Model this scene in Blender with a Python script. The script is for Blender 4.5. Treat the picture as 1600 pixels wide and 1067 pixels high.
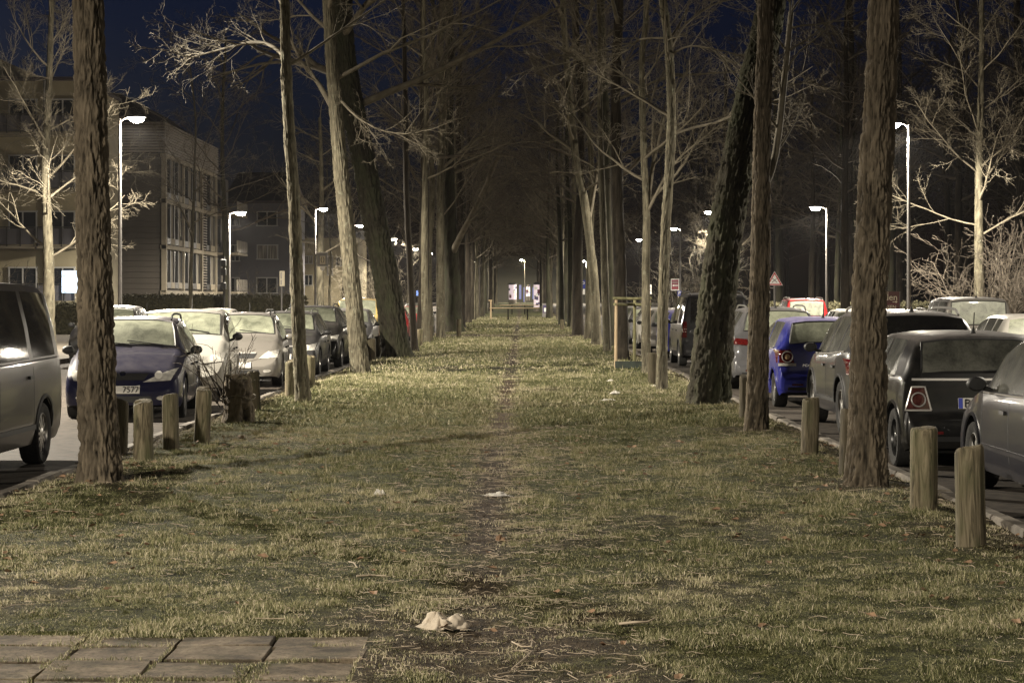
import bpy, math, random
import numpy as np
from mathutils import Vector, Matrix
from mathutils.bvhtree import BVHTree

for o in list(bpy.data.objects):
    bpy.data.objects.remove(o)
SC = bpy.context.scene
COL = SC.collection
R = math.radians

# ------------------------------------------------------------------ camera
FPX, CX, CY, CAMH = 3200.0, 815.0, 470.0, 1.6      # focal length in photo pixels, vanishing point
cam_d = bpy.data.cameras.new('camera')
cam_d.sensor_width = 36.0
cam_d.lens = 36.0 * FPX / 1600.0
cam_d.shift_x = -(CX - 800.0) / 1600.0
cam_d.shift_y = -(533.5 - CY) / 1600.0
cam_d.clip_start = 0.1
cam_d.clip_end = 3000.0
cam = bpy.data.objects.new('camera', cam_d)
cam.location = (0, 0, CAMH)
cam.rotation_euler = (R(90), 0, 0)
COL.objects.link(cam)
SC.camera = cam

# ------------------------------------------------------------------ sky, exposure
world = bpy.data.worlds.new('World')
SC.world = world
world.use_nodes = True
wn = world.node_tree
sky = wn.nodes.new('ShaderNodeTexSky')
sky.sky_type = 'NISHITA'
sky.sun_disc = False
sky.sun_elevation = R(-3.0)
sky.sun_rotation = R(-50)
sky.ozone_density = 4.0
bg = wn.nodes['Background']
wn.links.new(sky.outputs[0], bg.inputs[0])
bg.inputs[1].default_value = 0.14
SC.view_settings.view_transform = 'Standard'
SC.view_settings.look = 'None'
SC.view_settings.exposure = 0.0
SC.view_settings.gamma = 1.0
SC.view_settings.use_curve_mapping = False
SC.render.engine = 'CYCLES'
SC.cycles.use_denoising = True
SC.cycles.max_bounces = 4
SC.cycles.diffuse_bounces = 2
SC.cycles.glossy_bounces = 2
SC.cycles.transmission_bounces = 3
SC.cycles.transparent_max_bounces = 4
SC.cycles.volume_bounces = 0
SC.cycles.sample_clamp_indirect = 3.0
SC.cycles.caustics_reflective = False
SC.cycles.caustics_refractive = False
LAMP_W = 16000.0

# ------------------------------------------------------------------ helpers
def sstep(a, b, x):
    t = np.clip((np.asarray(x, float) - a) / (b - a), 0, 1)
    return t * t * (3 - 2 * t)

def rise(y):
    return 1.3 * float(sstep(180, 330, y))

def depth_of(py, z=0.0):
    return (CAMH - z) * FPX / (py - CY)

def at(px, py, z=0.0):
    d = depth_of(py, z)
    return ((px - CX) / FPX * d, d, z)

def xat(px, d):
    return (px - CX) / FPX * d

def zat(py, d):
    return CAMH + (CY - py) / FPX * d

def _hash(i, j, k):
    n = (i.astype(np.int64) * 73856093) ^ (j.astype(np.int64) * 19349663) ^ (k.astype(np.int64) * 83492791)
    n = (n ^ (n >> 13)) & 0x7fffffff
    n = (n * 1274126177 + 12345) & 0x7fffffff
    n = (n ^ (n >> 15)) & 0x7fffffff
    n = (n * 1103515245 + 12345) & 0x7fffffff
    return (n >> 7) / float(0x7fffffff >> 7)

def vnoise(x, y, z=0.0):
    x, y, z = np.broadcast_arrays(np.asarray(x, float), np.asarray(y, float), np.asarray(z, float))
    i, j, k = np.floor(x).astype(int), np.floor(y).astype(int), np.floor(z).astype(int)
    fx, fy, fz = x - i, y - j, z - k
    fx, fy, fz = fx * fx * (3 - 2 * fx), fy * fy * (3 - 2 * fy), fz * fz * (3 - 2 * fz)
    r = 0
    for a in (0, 1):
        for b in (0, 1):
            for c in (0, 1):
                w = (fx if a else 1 - fx) * (fy if b else 1 - fy) * (fz if c else 1 - fz)
                r = r + w * _hash(i + a, j + b, k + c)
    return r

def fbm(x, y, z=0.0, o=3):
    r, a, s = 0, 0.5, 1.0
    for q in range(o):
        r = r + a * vnoise(np.asarray(x) * s + 17.3 * q, np.asarray(y) * s + 5.1 * q, np.asarray(z) * s)
        a *= 0.5
        s *= 2.03
    return r / (1 - 0.5 ** o)

# ---- materials
class NT:
    def __init__(s, m):
        s.t = m.node_tree
        s.b = s.t.nodes['Principled BSDF']
    def n(s, typ, **kw):
        nd = s.t.nodes.new(typ)
        for k, v in kw.items():
            if k.startswith('i_'):
                key = k[2:]
                nd.inputs[int(key) if key.isdigit() else key.replace('_', ' ')].default_value = v
            else:
                setattr(nd, k, v)
        return nd
    def l(s, a, b):
        s.t.links.new(a, b)
    def coord(s, scale=(1, 1, 1), kind='Object'):
        tc = s.n('ShaderNodeTexCoord')
        mp = s.n('ShaderNodeMapping')
        mp.inputs['Scale'].default_value = scale
        s.l(tc.outputs[kind], mp.inputs[0])
        return mp.outputs[0]
    def noise(s, vec, sc=5.0, det=3.0, rough=0.55, dist=0.0):
        nd = s.n('ShaderNodeTexNoise')
        nd.inputs['Scale'].default_value = sc
        nd.inputs['Detail'].default_value = det
        nd.inputs['Roughness'].default_value = rough
        nd.inputs['Distortion'].default_value = dist
        if vec is not None:
            s.l(vec, nd.inputs['Vector'])
        return nd.outputs[0]
    def ramp(s, fac, stops):
        nd = s.n('ShaderNodeValToRGB')
        el = nd.color_ramp.elements
        while len(el) < len(stops):
            el.new(0.5)
        for e, (p, c) in zip(el, stops):
            e.position = p
            e.color = (c[0], c[1], c[2], 1) if len(c) == 3 else c
        s.l(fac, nd.inputs[0])
        return nd.outputs[0]
    def mix(s, fac, a, b, mode='MIX'):
        nd = s.n('ShaderNodeMix', data_type='RGBA', blend_type=mode)
        for sock, v in ((nd.inputs[0], fac), (nd.inputs[6], a), (nd.inputs[7], b)):
            if hasattr(v, 'is_output'):
                s.l(v, sock)
            elif isinstance(v, (int, float)):
                sock.default_value = v
            else:
                sock.default_value = (v[0], v[1], v[2], 1)
        return nd.outputs[2]
    def math(s, op, a, b=0.0):
        nd = s.n('ShaderNodeMath', operation=op)
        for sock, v in ((nd.inputs[0], a), (nd.inputs[1], b)):
            if hasattr(v, 'is_output'):
                s.l(v, sock)
            else:
                sock.default_value = v
        return nd.outputs[0]
    def bump(s, h, strength=0.5, dist=0.02):
        nd = s.n('ShaderNodeBump')
        nd.inputs['Strength'].default_value = strength
        nd.inputs['Distance'].default_value = dist
        s.l(h, nd.inputs['Height'])
        s.l(nd.outputs[0], s.b.inputs['Normal'])

M = {}
def mat(name, col=(0.5, 0.5, 0.5), rough=0.6, metal=0.0, spec=0.5, emit=None, es=0.0):
    m = bpy.data.materials.new(name)
    m.use_nodes = True
    b = m.node_tree.nodes['Principled BSDF']
    b.inputs['Base Color'].default_value = (*col, 1)
    b.inputs['Roughness'].default_value = rough
    b.inputs['Metallic'].default_value = metal
    b.inputs['Specular IOR Level'].default_value = spec
    if emit:
        b.inputs['Emission Color'].default_value = (*emit, 1)
        b.inputs['Emission Strength'].default_value = es
    M[name] = m
    return m

def varied(name, c1, c2, scale=(1, 1, 1), sc=5.0, det=4.0, rough=0.8, bump=0.0, bd=0.01, metal=0.0, lo=0.3, hi=0.7, spec=0.5):
    m = mat(name, c1, rough, metal, spec)
    t = NT(m)
    f = t.noise(t.coord(scale), sc, det, 0.6)
    t.l(t.ramp(f, [(lo, c1), (hi, c2)]), t.b.inputs['Base Color'])
    if bump:
        t.bump(f, bump, bd)
    return m

# bark
def bark_mat(name, dark, light, moss=None, lichen=0.0, sx=14.0):
    m = mat(name, light, 0.9, spec=0.2)
    t = NT(m)
    v = t.coord((sx, sx, sx * 0.38))
    f = t.noise(v, 1.0, 6.0, 0.72, 1.2)
    v2 = t.coord((3, 3, 1.2))
    g = t.noise(v2, 1.0, 4.0, 0.6)
    at_ = t.n('ShaderNodeAttribute', attribute_name='ridge')
    h = t.math('ADD', t.math('MULTIPLY', f, 0.55), t.math('MULTIPLY', at_.outputs[2], 0.55))
    c = t.ramp(h, [(0.30, dark), (0.52, tuple(k * .55 for k in light)), (0.78, light), (0.98, tuple(min(1, k * 1.5) for k in light))])
    c = t.mix(t.ramp(g, [(0.40, (0.55,) * 3), (0.60, (0, 0, 0))]), c, tuple(k * .35 for k in light))
    if moss:
        c = t.mix(t.ramp(g, [(0.42, (0, 0, 0)), (0.62, (0.75, 0.75, 0.75))]), c, moss)
    if lichen:
        l = t.noise(t.coord((9, 9, 7)), 1.0, 4.0, 0.7)
        c = t.mix(t.ramp(l, [(0.58, (0, 0, 0)), (0.68, (lichen,) * 3)]), c, (0.34, 0.36, 0.27))
    t.l(c, t.b.inputs['Base Color'])
    t.bump(f, 0.9, 0.02)
    return m
bark_mat('bark_brown', (0.010, 0.008, 0.005), (0.165, 0.134, 0.094), sx=17)
bark_mat('bark_grey', (0.018, 0.015, 0.010), (0.185, 0.165, 0.115), lichen=0.3, sx=18)
bark_mat('bark_mossy', (0.010, 0.009, 0.006), (0.062, 0.055, 0.038), moss=(0.036, 0.039, 0.021), sx=9)
bark_mat('bark_dark', (0.008, 0.006, 0.005), (0.065, 0.054, 0.04), sx=10)
varied('twig', (0.085, 0.072, 0.05), (0.19, 0.165, 0.118), (2, 2, 2), 2.0, rough=0.85)
varied('twig_dark', (0.055, 0.045, 0.034), (0.12, 0.10, 0.075), (2, 2, 2), 2.0, rough=0.9)

m = mat('post_wood', (0.3, 0.24, 0.15), 0.85, spec=0.25)
t = NT(m)
oi = t.n('ShaderNodeObjectInfo')
tc = t.n('ShaderNodeTexCoord')
mp = t.n('ShaderNodeMapping')
mp.inputs['Scale'].default_value = (22, 22, 2.2)
cmb = t.n('ShaderNodeCombineXYZ')
t.l(t.math('MULTIPLY', oi.outputs['Random'], 40.0), cmb.inputs[0])
t.l(t.math('MULTIPLY', oi.outputs['Random'], 17.0), cmb.inputs[2])
t.l(tc.outputs['Object'], mp.inputs[0])
t.l(cmb.outputs[0], mp.inputs['Location'])
f = t.noise(mp.outputs[0], 1.0, 4.0, 0.6, 1.8)
c = t.ramp(f, [(0.32, (0.03, 0.025, 0.015)), (0.47, (0.12, 0.10, 0.062)), (0.72, (0.25, 0.21, 0.14))])
g = t.noise(t.coord((4, 4, 2.0)), 1.0, 4.0, 0.6)
c = t.mix(t.ramp(g, [(0.45, (0, 0, 0)), (0.68, (0.7, 0.7, 0.7))]), c, (0.09, 0.10, 0.045))
c = t.mix(t.ramp(oi.outputs['Random'], [(0.1, (0.75,) * 3), (0.7, (0, 0, 0))]), c, (0.035, 0.028, 0.018))
t.l(c, t.b.inputs['Base Color'])
t.bump(f, 0.8, 0.012)

varied('pale_wood', (0.30, 0.22, 0.13), (0.46, 0.36, 0.23), (12, 12, 1.5), 1.0, rough=0.8, bump=0.3)
varied('green_wood', (0.10, 0.10, 0.045), (0.25, 0.23, 0.12), (12, 12, 1.5), 1.0, rough=0.85, bump=0.3)
m = varied('asphalt', (0.020, 0.017, 0.014), (0.085, 0.070, 0.055), (1, 1, 1), 6.0, 10.0, 0.9, 0.7, 0.01, spec=0.2)
varied('gravel_verge', (0.06, 0.05, 0.038), (0.17, 0.145, 0.11), (1, 1, 1), 25.0, 5.0, 0.9, 0.8, 0.02)
varied('kerb_stone', (0.05, 0.042, 0.033), (0.20, 0.175, 0.14), (1, 1, 1), 5.0, 6.0, 0.85, 0.5, 0.006)
m = varied('slab_base', (0.06, 0.048, 0.036), (0.16, 0.135, 0.10), (1, 1, 1), 5.0, 8.0, 0.88, 0.6, 0.006, lo=0.3, hi=0.68)
m = mat('slab_concrete', (0.1, 0.09, 0.07), 0.9, spec=0.2)
t = NT(m)
gp = t.n('ShaderNodeNewGeometry').outputs['Position']
f = t.noise(gp, 3.0, 10.0, 0.75)
g_ = t.noise(gp, 45.0, 6.0, 0.8)
c = t.ramp(f, [(0.36, (0.035, 0.027, 0.018)), (0.5, (0.13, 0.102, 0.07)), (0.64, (0.27, 0.215, 0.15))])
c = t.mix(t.ramp(t.noise(gp, 1.7, 8.0, 0.7), [(0.50, (0, 0, 0)), (0.64, (0.7,) * 3)]), c, (0.04, 0.042, 0.018))
c = t.mix(t.ramp(g_, [(0.38, (0.75,) * 3), (0.47, (0, 0, 0))]), c, (0.018, 0.014, 0.010))
t.l(c, t.b.inputs['Base Color'])
t.bump(t.math('ADD', f, g_), 0.8, 0.008)
varied('ground_far', (0.025, 0.024, 0.014), (0.06, 0.055, 0.03), (1, 1, 1), 0.6, 5.0, 0.95)

# lawn soil with worn path
m = mat('lawn_soil', (0.1, 0.09, 0.05), 0.95, spec=0.1)
t = NT(m)
a = t.n('ShaderNodeAttribute', attribute_name='dirt')
f = t.noise(t.coord(), 9.0, 8.0, 0.72)
f2 = t.noise(t.coord((1, 0.35, 1)), 55.0, 5.0, 0.7, 0.6)
fx = t.math('ADD', t.math('MULTIPLY', f, 0.5), t.math('MULTIPLY', f2, 0.5))
cg = t.ramp(fx, [(0.40, (0.009, 0.010, 0.003)), (0.52, (0.055, 0.058, 0.019)), (0.64, (0.19, 0.185, 0.075))])
cd = t.ramp(fx, [(0.38, (0.010, 0.007, 0.004)), (0.5, (0.045, 0.031, 0.020)), (0.64, (0.14, 0.105, 0.07))])
t.l(t.mix(a.outputs[2], cg, cd), t.b.inputs['Base Color'])
t.bump(fx, 1.0, 0.05)

m = mat('grass_blade', (0.1, 0.12, 0.04), 0.75, spec=0.15)
t = NT(m)
a = t.n('ShaderNodeAttribute', attribute_name='tint')
t.l(t.ramp(a.outputs[2], [(0.0, (0.03, 0.038, 0.013)), (0.3, (0.11, 0.119, 0.05)), (0.55, (0.25, 0.238, 0.122)), (0.78, (0.44, 0.395, 0.25)), (1.0, (0.64, 0.56, 0.41))]), t.b.inputs['Base Color'])

# ---- mesh building
class MB:
    def __init__(s):
        s.v, s.f = [], []
    def add(s, vs, fs):
        o = len(s.v)
        s.v.extend([tuple(p) for p in vs])
        s.f.extend([tuple(i + o for i in f) for f in fs])
        return s
    def box(s, c, d, rz=0.0, bev=0.0):
        x, y, z = d[0] / 2, d[1] / 2, d[2] / 2
        ca, sa = math.cos(rz), math.sin(rz)
        if bev <= 0:
            p = [(-x, -y, -z), (x, -y, -z), (x, y, -z), (-x, y, -z), (-x, -y, z), (x, -y, z), (x, y, z), (-x, y, z)]
            f = [(3, 2, 1, 0), (4, 5, 6, 7), (0, 1, 5, 4), (1, 2, 6, 5), (2, 3, 7, 6), (3, 0, 4, 7)]
        else:
            b = min(bev, x * .95, y * .95, z * .95)
            p = []
            for (hx, hy, hz) in ((x - b, y - b, -z), (x, y, -z + b), (x, y, z - b), (x - b, y - b, z)):
                p += [(-hx, -hy, hz), (hx, -hy, hz), (hx, hy, hz), (-hx, hy, hz)]
            f = [(3, 2, 1, 0), (12, 13, 14, 15)]
            for k in range(3):
                for i in range(4):
                    j = (i + 1) % 4
                    f.append((k * 4 + i, k * 4 + j, k * 4 + 4 + j, k * 4 + 4 + i))
        s.add([(c[0] + a * ca - b_ * sa, c[1] + a * sa + b_ * ca, c[2] + q) for a, b_, q in p], f)
        return s
    def tube(s, pts, rad, n=8, caps=True):
        pts = [Vector(p) for p in pts]
        if not isinstance(rad, (list, tuple)):
            rad = [rad] * len(pts)
        vs, fs = [], []
        ref = None
        for i, p in enumerate(pts):
            d = (pts[min(i + 1, len(pts) - 1)] - pts[max(i - 1, 0)]).normalized()
            if ref is None:
                ref = d.orthogonal().normalized()
            u = (ref - d * ref.dot(d)).normalized()
            ref = u
            w = d.cross(u)
            for k in range(n):
                a = 2 * math.pi * k / n
                vs.append(p + (u * math.cos(a) + w * math.sin(a)) * rad[i])
        for i in range(len(pts) - 1):
            for k in range(n):
                q = (k + 1) % n
                fs.append((i * n + k, i * n + q, (i + 1) * n + q, (i + 1) * n + k))
        if caps:
            fs.append(tuple(range(n - 1, -1, -1)))
            fs.append(tuple((len(pts) - 1) * n + k for k in range(n)))
        return s.add(vs, fs)
    def lathe(s, prof, n=24, axis='z', c=(0, 0, 0), close=False):
        vs, fs = [], []
        for r, h in prof:
            for k in range(n):
                a = 2 * math.pi * k / n
                x, y = r * math.cos(a), r * math.sin(a)
                p = (x, y, h) if axis == 'z' else (h, x, y)
                vs.append((p[0] + c[0], p[1] + c[1], p[2] + c[2]))
        m_ = len(prof)
        for i in range(m_ if close else m_ - 1):
            for k in range(n):
                q = (k + 1) % n
                i2 = (i + 1) % m_
                fs.append((i * n + k, i * n + q, i2 * n + q, i2 * n + k))
        return s.add(vs, fs)
    def mesh(s, name, m=None, smooth=None):
        me = bpy.data.meshes.new(name)
        me.from_pydata(s.v, [], s.f)
        if m:
            me.materials.append(M[m])
        if smooth is not None:
            me.shade_smooth()
            me.set_sharp_from_angle(angle=R(smooth))
        return me
    def build(s, name, m, parent=None, smooth=None, loc=None, rot=None):
        return link(name, s.mesh(name, m, smooth), parent, loc, rot)

def link(name, data, parent=None, loc=None, rot=None):
    o = bpy.data.objects.new(name, data)
    COL.objects.link(o)
    if parent:
        o.parent = parent
    if loc is not None:
        o.location = loc
    if rot is not None:
        o.rotation_euler = rot
    return o

def np_mesh(name, verts, faces, m, smooth=True, attrs=None):
    """verts (N,3); faces list of arrays (F,k)"""
    me = bpy.data.meshes.new(name)
    me.vertices.add(len(verts))
    me.vertices.foreach_set('co', np.asarray(verts, np.float32).ravel())
    loops = np.concatenate([f.ravel() for f in faces]).astype(np.int32)
    tot = np.concatenate([np.full(len(f), f.shape[1], np.int32) for f in faces])
    st = np.concatenate([[0], np.cumsum(tot)[:-1]]).astype(np.int32)
    me.loops.add(len(loops))
    me.loops.foreach_set('vertex_index', loops)
    me.polygons.add(len(tot))
    me.polygons.foreach_set('loop_start', st)
    me.polygons.foreach_set('loop_total', tot)
    if smooth:
        me.polygons.foreach_set('use_smooth', np.ones(len(tot), bool))
    me.update(calc_edges=True)
    for k, v in (attrs or {}).items():
        a = me.attributes.new(k, 'FLOAT', 'POINT')
        a.data.foreach_set('value', np.asarray(v, np.float32))
    me.materials.append(M[m])
    return me

def empty(name, loc=(0, 0, 0), rz=0.0):
    o = bpy.data.objects.new(name, None)
    o.empty_display_size = 0.2
    COL.objects.link(o)
    o.location = loc
    o.rotation_euler = (0, 0, rz)
    return o

def tag(o, label=None, cat=None, group=None, kind=None):
    if label:
        o['label'] = label
    if cat:
        o['category'] = cat
    if group:
        o['group'] = group
    if kind:
        o['kind'] = kind
    return o

def copy_tree(o, parent=None):
    c = o.copy()
    COL.objects.link(c)
    c.parent = parent
    for ch in list(o.children):
        copy_tree(ch, c)
    return c

def text(s, size, m, parent, loc, rot, name='lettering', align='CENTER', ext=0.0015, sx=1.0):
    cu = bpy.data.curves.new(name, 'FONT')
    cu.body = s
    cu.size = size
    cu.align_x = align
    cu.align_y = 'CENTER'
    cu.extrude = ext
    cu.resolution_u = 3
    cu.materials.append(M[m])
    tmp = bpy.data.objects.new(name, cu)
    COL.objects.link(tmp)
    me = bpy.data.meshes.new_from_object(tmp)
    bpy.data.objects.remove(tmp)
    o = link(name, me, parent, loc, rot)
    o.scale = (sx, 1, 1)
    return o
# ------------------------------------------------------------------ ground, lawn, streets
LX0, LX1 = -4.35, 3.55        # lawn edges
rngN = np.random.default_rng(7)

def lawn_h(x, y):
    h = 0.05 * (fbm(x * 0.9, y * 0.6, 3.0, 3) - 0.5) + 0.05 * (fbm(x * 4.0, y * 4.0, 9.0, 3) - 0.5)
    h = h - 0.025 * np.exp(-((x + 0.25) / 0.35) ** 2)
    h = h - 0.06 * sstep(0.5, 0.0, x - LX0) - 0.06 * sstep(0.5, 0.0, LX1 - x)
    h = h * sstep(9.6, 10.4, np.where(x < -0.6, y, 99)) - 0.045 * (1 - sstep(9.84, 9.90, np.where(x < -0.72, y, 99)))
    return h + 1.3 * sstep(180, 330, y)

def dirt_m(x, y):
    n = fbm(x * 1.6, y * 1.1, 1.0, 4)
    d = np.exp(-((x + 0.25 + 0.15 * (n - 0.5)) / 0.22) ** 2) * sstep(0.22, 0.62, n + 0.12)
    fg = sstep(1.2, 0.45, np.abs(x + 0.12)) * sstep(11.4, 10.2, y) * 0.95 * (0.25 + 0.75 * sstep(0.36, 0.60, fbm(x * 2.6, y * 2.2, 11.0, 3)))
    edge = 0.75 * sstep(0.55, 0.1, np.minimum(x - LX0, LX1 - x) + 0.5 * (n - 0.5))
    cross = sstep(90, 92, y) * sstep(98, 96, y) * 0.9
    trees = 0
    for (tx, ty) in ((-3.73, 18.2), (2.98, 17.9), (2.9, 25.3), (2.9, 32.4)):
        trees = np.maximum(trees, np.exp(-(((x - tx) / 0.7) ** 2 + ((y - ty) / 0.9) ** 2)) * 0.8)
    patch = sstep(0.62, 0.76, fbm(x * 0.7 + 9, y * 0.35, 5.0, 3)) * 0.5
    return np.clip(np.maximum.reduce([d, fg, edge, cross, trees, patch]) * (0.55 + 0.8 * n), 0, 1)

def lawn():
    ys = np.concatenate([np.arange(6, 26, 0.07), np.arange(26, 60, 0.16), np.arange(60, 120, 0.5), np.arange(120, 341, 2.0)])
    xs = np.arange(LX0, LX1 + 0.001, 0.079)
    X, Y = np.meshgrid(xs, ys)
    Z = lawn_h(X, Y)
    V = np.stack([X, Y, Z], -1).reshape(-1, 3)
    nx, ny = len(xs), len(ys)
    i = (np.arange(ny - 1)[:, None] * nx + np.arange(nx - 1)[None]).ravel()
    F = np.stack([i, i + 1, i + nx + 1, i + nx], -1)
    me = np_mesh('lawn', V, [F], 'lawn_soil', True, {'dirt': dirt_m(V[:, 0], V[:, 1])})
    o = link('lawn', me)
    tag(o, kind='structure')
lawn()

def sheet(name, x0, x1, z, m, y0=-40, y1=345, step=5.0):
    ys = np.arange(y0, y1 + 0.1, step)
    V, F = [], []
    for y in ys:
        zz = z + rise(y)
        V += [(x0, y, zz), (x1, y, zz)]
    for i in range(len(ys) - 1):
        F.append((2 * i, 2 * i + 1, 2 * i + 3, 2 * i + 2))
    mb = MB()
    mb.add(V, F)
    return tag(mb.build(name, m), kind='structure')
KW = 0.14
sheet('street', LX0 - KW - 8.2, LX0 - KW, -0.15, 'asphalt')
sheet('street', LX1 + KW, LX1 + KW + 8.7, -0.15, 'asphalt')
sheet('pavement', -40, LX0 - KW - 8.2 - KW, -0.03, 'gravel_verge')
sheet('pavement', LX1 + KW + 8.7 + KW, 40, -0.03, 'gravel_verge')
g = MB()
g.add([(-900, -80, -0.45), (900, -80, -0.45), (900, 180, -0.45), (-900, 180, -0.45), (900, 331, 0.85), (-900, 331, 0.85), (900, 2500, 0.9), (-900, 2500, 0.9)],
      [(0, 1, 2, 3), (3, 2, 4, 5), (5, 4, 6, 7)])
tag(g.build('ground', 'ground_far'), kind='structure')
cs = MB()
cs.add([(-60, 340, 1.18), (60, 340, 1.18), (60, 352, 1.2), (-60, 352, 1.2)], [(0, 1, 2, 3)])
tag(cs.build('street', 'asphalt'), kind='structure')

def kerbs():
    me = MB().box((0, 0, 0), (KW - 0.004, 0.985, 0.30), bev=0.018).mesh('kerb_stone', 'kerb_stone')
    long = MB()
    for (x, zt) in ((LX0 - KW / 2, -0.02), (LX1 + KW / 2, -0.02)):
        root = tag(empty('kerb', (x, 0, 0)), kind='structure')
        rr = random.Random(int(x * 10))
        for i in range(70):
            link('kerb_stone', me, root, (rr.uniform(-.008, .008), 8 + i, zt - 0.15 + rr.uniform(-.012, .008)), (0, 0, rr.uniform(-.008, .008)))
        mb = MB()
        mb.box((0, 108, zt - 0.15), (KW, 60, 0.28))
        mb.box((0, 0.7, zt - 0.15), (KW, 13, 0.28))
        mb.build('kerb_run', 'kerb_stone', root)
    for x in (LX0 - KW - 8.2 - KW / 2, LX1 + KW + 8.7 + KW / 2):
        mb = MB()
        mb.box((x, 75, -0.13), (KW, 190, 0.26))
        tag(mb.build('kerb', 'kerb_stone'), kind='structure')
kerbs()

def paving():
    root = tag(empty('paved_path', (0, 0, 0)), kind='structure')
    rr = random.Random(3)
    rows = [(9.84, 9.53), (9.53, 9.13), (9.13, 8.70), (8.70, 8.28), (8.28, 7.86), (7.86, 7.44)]
    for j, (ya, yb) in enumerate(rows):
        x = -0.72 + 0.02 * math.sin(j * 2.0)
        for i in range(9):
            w = 0.45
            cx, cy = x - w / 2 - i * w, (ya + yb) / 2
            o = MB().box((0, 0, 0), (w - 0.014, (ya - yb) - 0.030, 0.07), bev=0.004).build('paving_slab', 'slab_concrete', root)
            o.location = (cx, cy, -0.040 + rr.uniform(-.009, .006))
            o.rotation_euler = (rr.uniform(-.022, .022), rr.uniform(-.02, .02), rr.uniform(-.02, .02))
paving()

def grass():
    V, F, T = [], [], []
    base = 0
    bands = [(7.4, 11.5, 12500, 0.0022, 0.021, 3), (11.5, 16, 7200, 0.0028, 0.023, 3), (16, 26, 5200, 0.0046, 0.030, 1), (26, 45, 1900, 0.009, 0.042, 1), (45, 105, 330, 0.02, 0.045, 1), (105, 200, 70, 0.05, 0.06, 1)]
    faces3 = []
    for (y0, y1, den, w, ln, kind) in bands:
        # slices keep density even over the trapezoid
        n = int(den * (y1 - y0) * 7.9)
        y = rngN.uniform(y0, y1, n)
        x = rngN.uniform(LX0 - 0.02, LX1 + 0.02, n)
        keep = (np.abs(x + 0.0) < 0.26 * y + 0.9)
        x, y = x[keep], y[keep]
        dm = dirt_m(x, y)
        tuft = fbm(x * 5.0, y * 5.0, 2.0, 3)
        big = fbm(x * 0.8, y * 0.6, 7.0, 3)
        slab = (x < -0.70) & (y < 9.86)
        joint = np.minimum(np.abs(((-0.72 - x) / 0.45) - np.round((-0.72 - x) / 0.45)) * 0.45, np.min(np.abs(y[:, None] - np.array([9.84, 9.53, 9.13, 8.70, 8.28, 7.86])[None]), 1))
        jok = (joint < 0.012 + 0.075 * sstep(0.5, 0.72, fbm(x * 3, y * 3, 4.0, 2)) + 0.05 * sstep(9.7, 9.85, y)) & (fbm(x * 2.4, y * 2.4, 8.0, 2) > 0.42)
        p = (1 - 0.93 * dm) * (0.32 + 1.0 * sstep(0.36, 0.64, tuft))
        p = np.where(slab, np.where(jok, 0.75, 0.0), p)
        keep = rngN.random(len(x)) < p
        x, y, dm, tuft, big, slab = x[keep], y[keep], dm[keep], tuft[keep], big[keep], slab[keep]
        n = len(x)
        z = lawn_h(x, y) - 0.006 + np.where(slab, .044, 0)
        az = rngN.uniform(0, 2 * np.pi, n)
        lean = np.clip(rngN.normal(1.15, 0.33, n) - 0.5 * sstep(0.55, 0.75, tuft), 0.1, 1.56)
        L = ln * rngN.lognormal(0, 0.35, n) * (0.55 + 0.95 * sstep(0.4, 0.7, tuft)) * (1 - 0.45 * dm) * np.where(slab, 0.9, 1)
        tint = np.clip(rngN.beta(1.2, 1.7, n) * 0.75 + 0.02 + 0.6 * (big - 0.42) + 0.35 * dm + (rngN.random(n) < 0.22) * 0.4, 0, 1)
        tip = np.stack([x + np.cos(az) * np.sin(lean) * L, y + np.sin(az) * np.sin(lean) * L, z + np.cos(lean) * L + 0.004], -1)
        l2 = lean * 0.6
        mid = np.stack([x + np.cos(az) * np.sin(l2) * L * .55, y + np.sin(az) * np.sin(l2) * L * .55, z + np.cos(l2) * L * .55 + 0.004], -1)
        fa = rngN.uniform(-0.9, 0.9, n)          # blades turned broadly side-on at random
        sx, sy = np.cos(fa) * w / 2, np.sin(fa) * w / 2
        ww = rngN.uniform(0.6, 1.5, n)
        sx, sy = sx * ww, sy * ww
        P = np.stack([x, y, z], -1)
        S = np.stack([sx, sy, 0 * sx], -1)
        if kind == 3:
            A = np.stack([P - S, P + S, mid - S * .8, mid + S * .8, tip], 1)
            b = base + np.arange(n) * 5
            F.append(np.stack([b, b + 1, b + 3], -1)); F.append(np.stack([b, b + 3, b + 2], -1)); F.append(np.stack([b + 2, b + 3, b + 4], -1))
            k = 5
        else:
            A = np.stack([P - S, P + S, tip], 1)
            b = base + np.arange(n) * 3
            F.append(np.stack([b, b + 1, b + 2], -1))
            k = 3
        V.append(A.reshape(-1, 3)); T.append(np.repeat(tint, k)); base += n * k
    me = np_mesh('grass', np.concatenate(V), [np.concatenate(F)], 'grass_blade', False, {'tint': np.concatenate(T)})
    o = link('grass', me)
    tag(o, 'short patchy olive grass with straw covering the lawn', 'grass', kind='stuff')
    print('grass tris', sum(len(f) for f in F))
grass()
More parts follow.
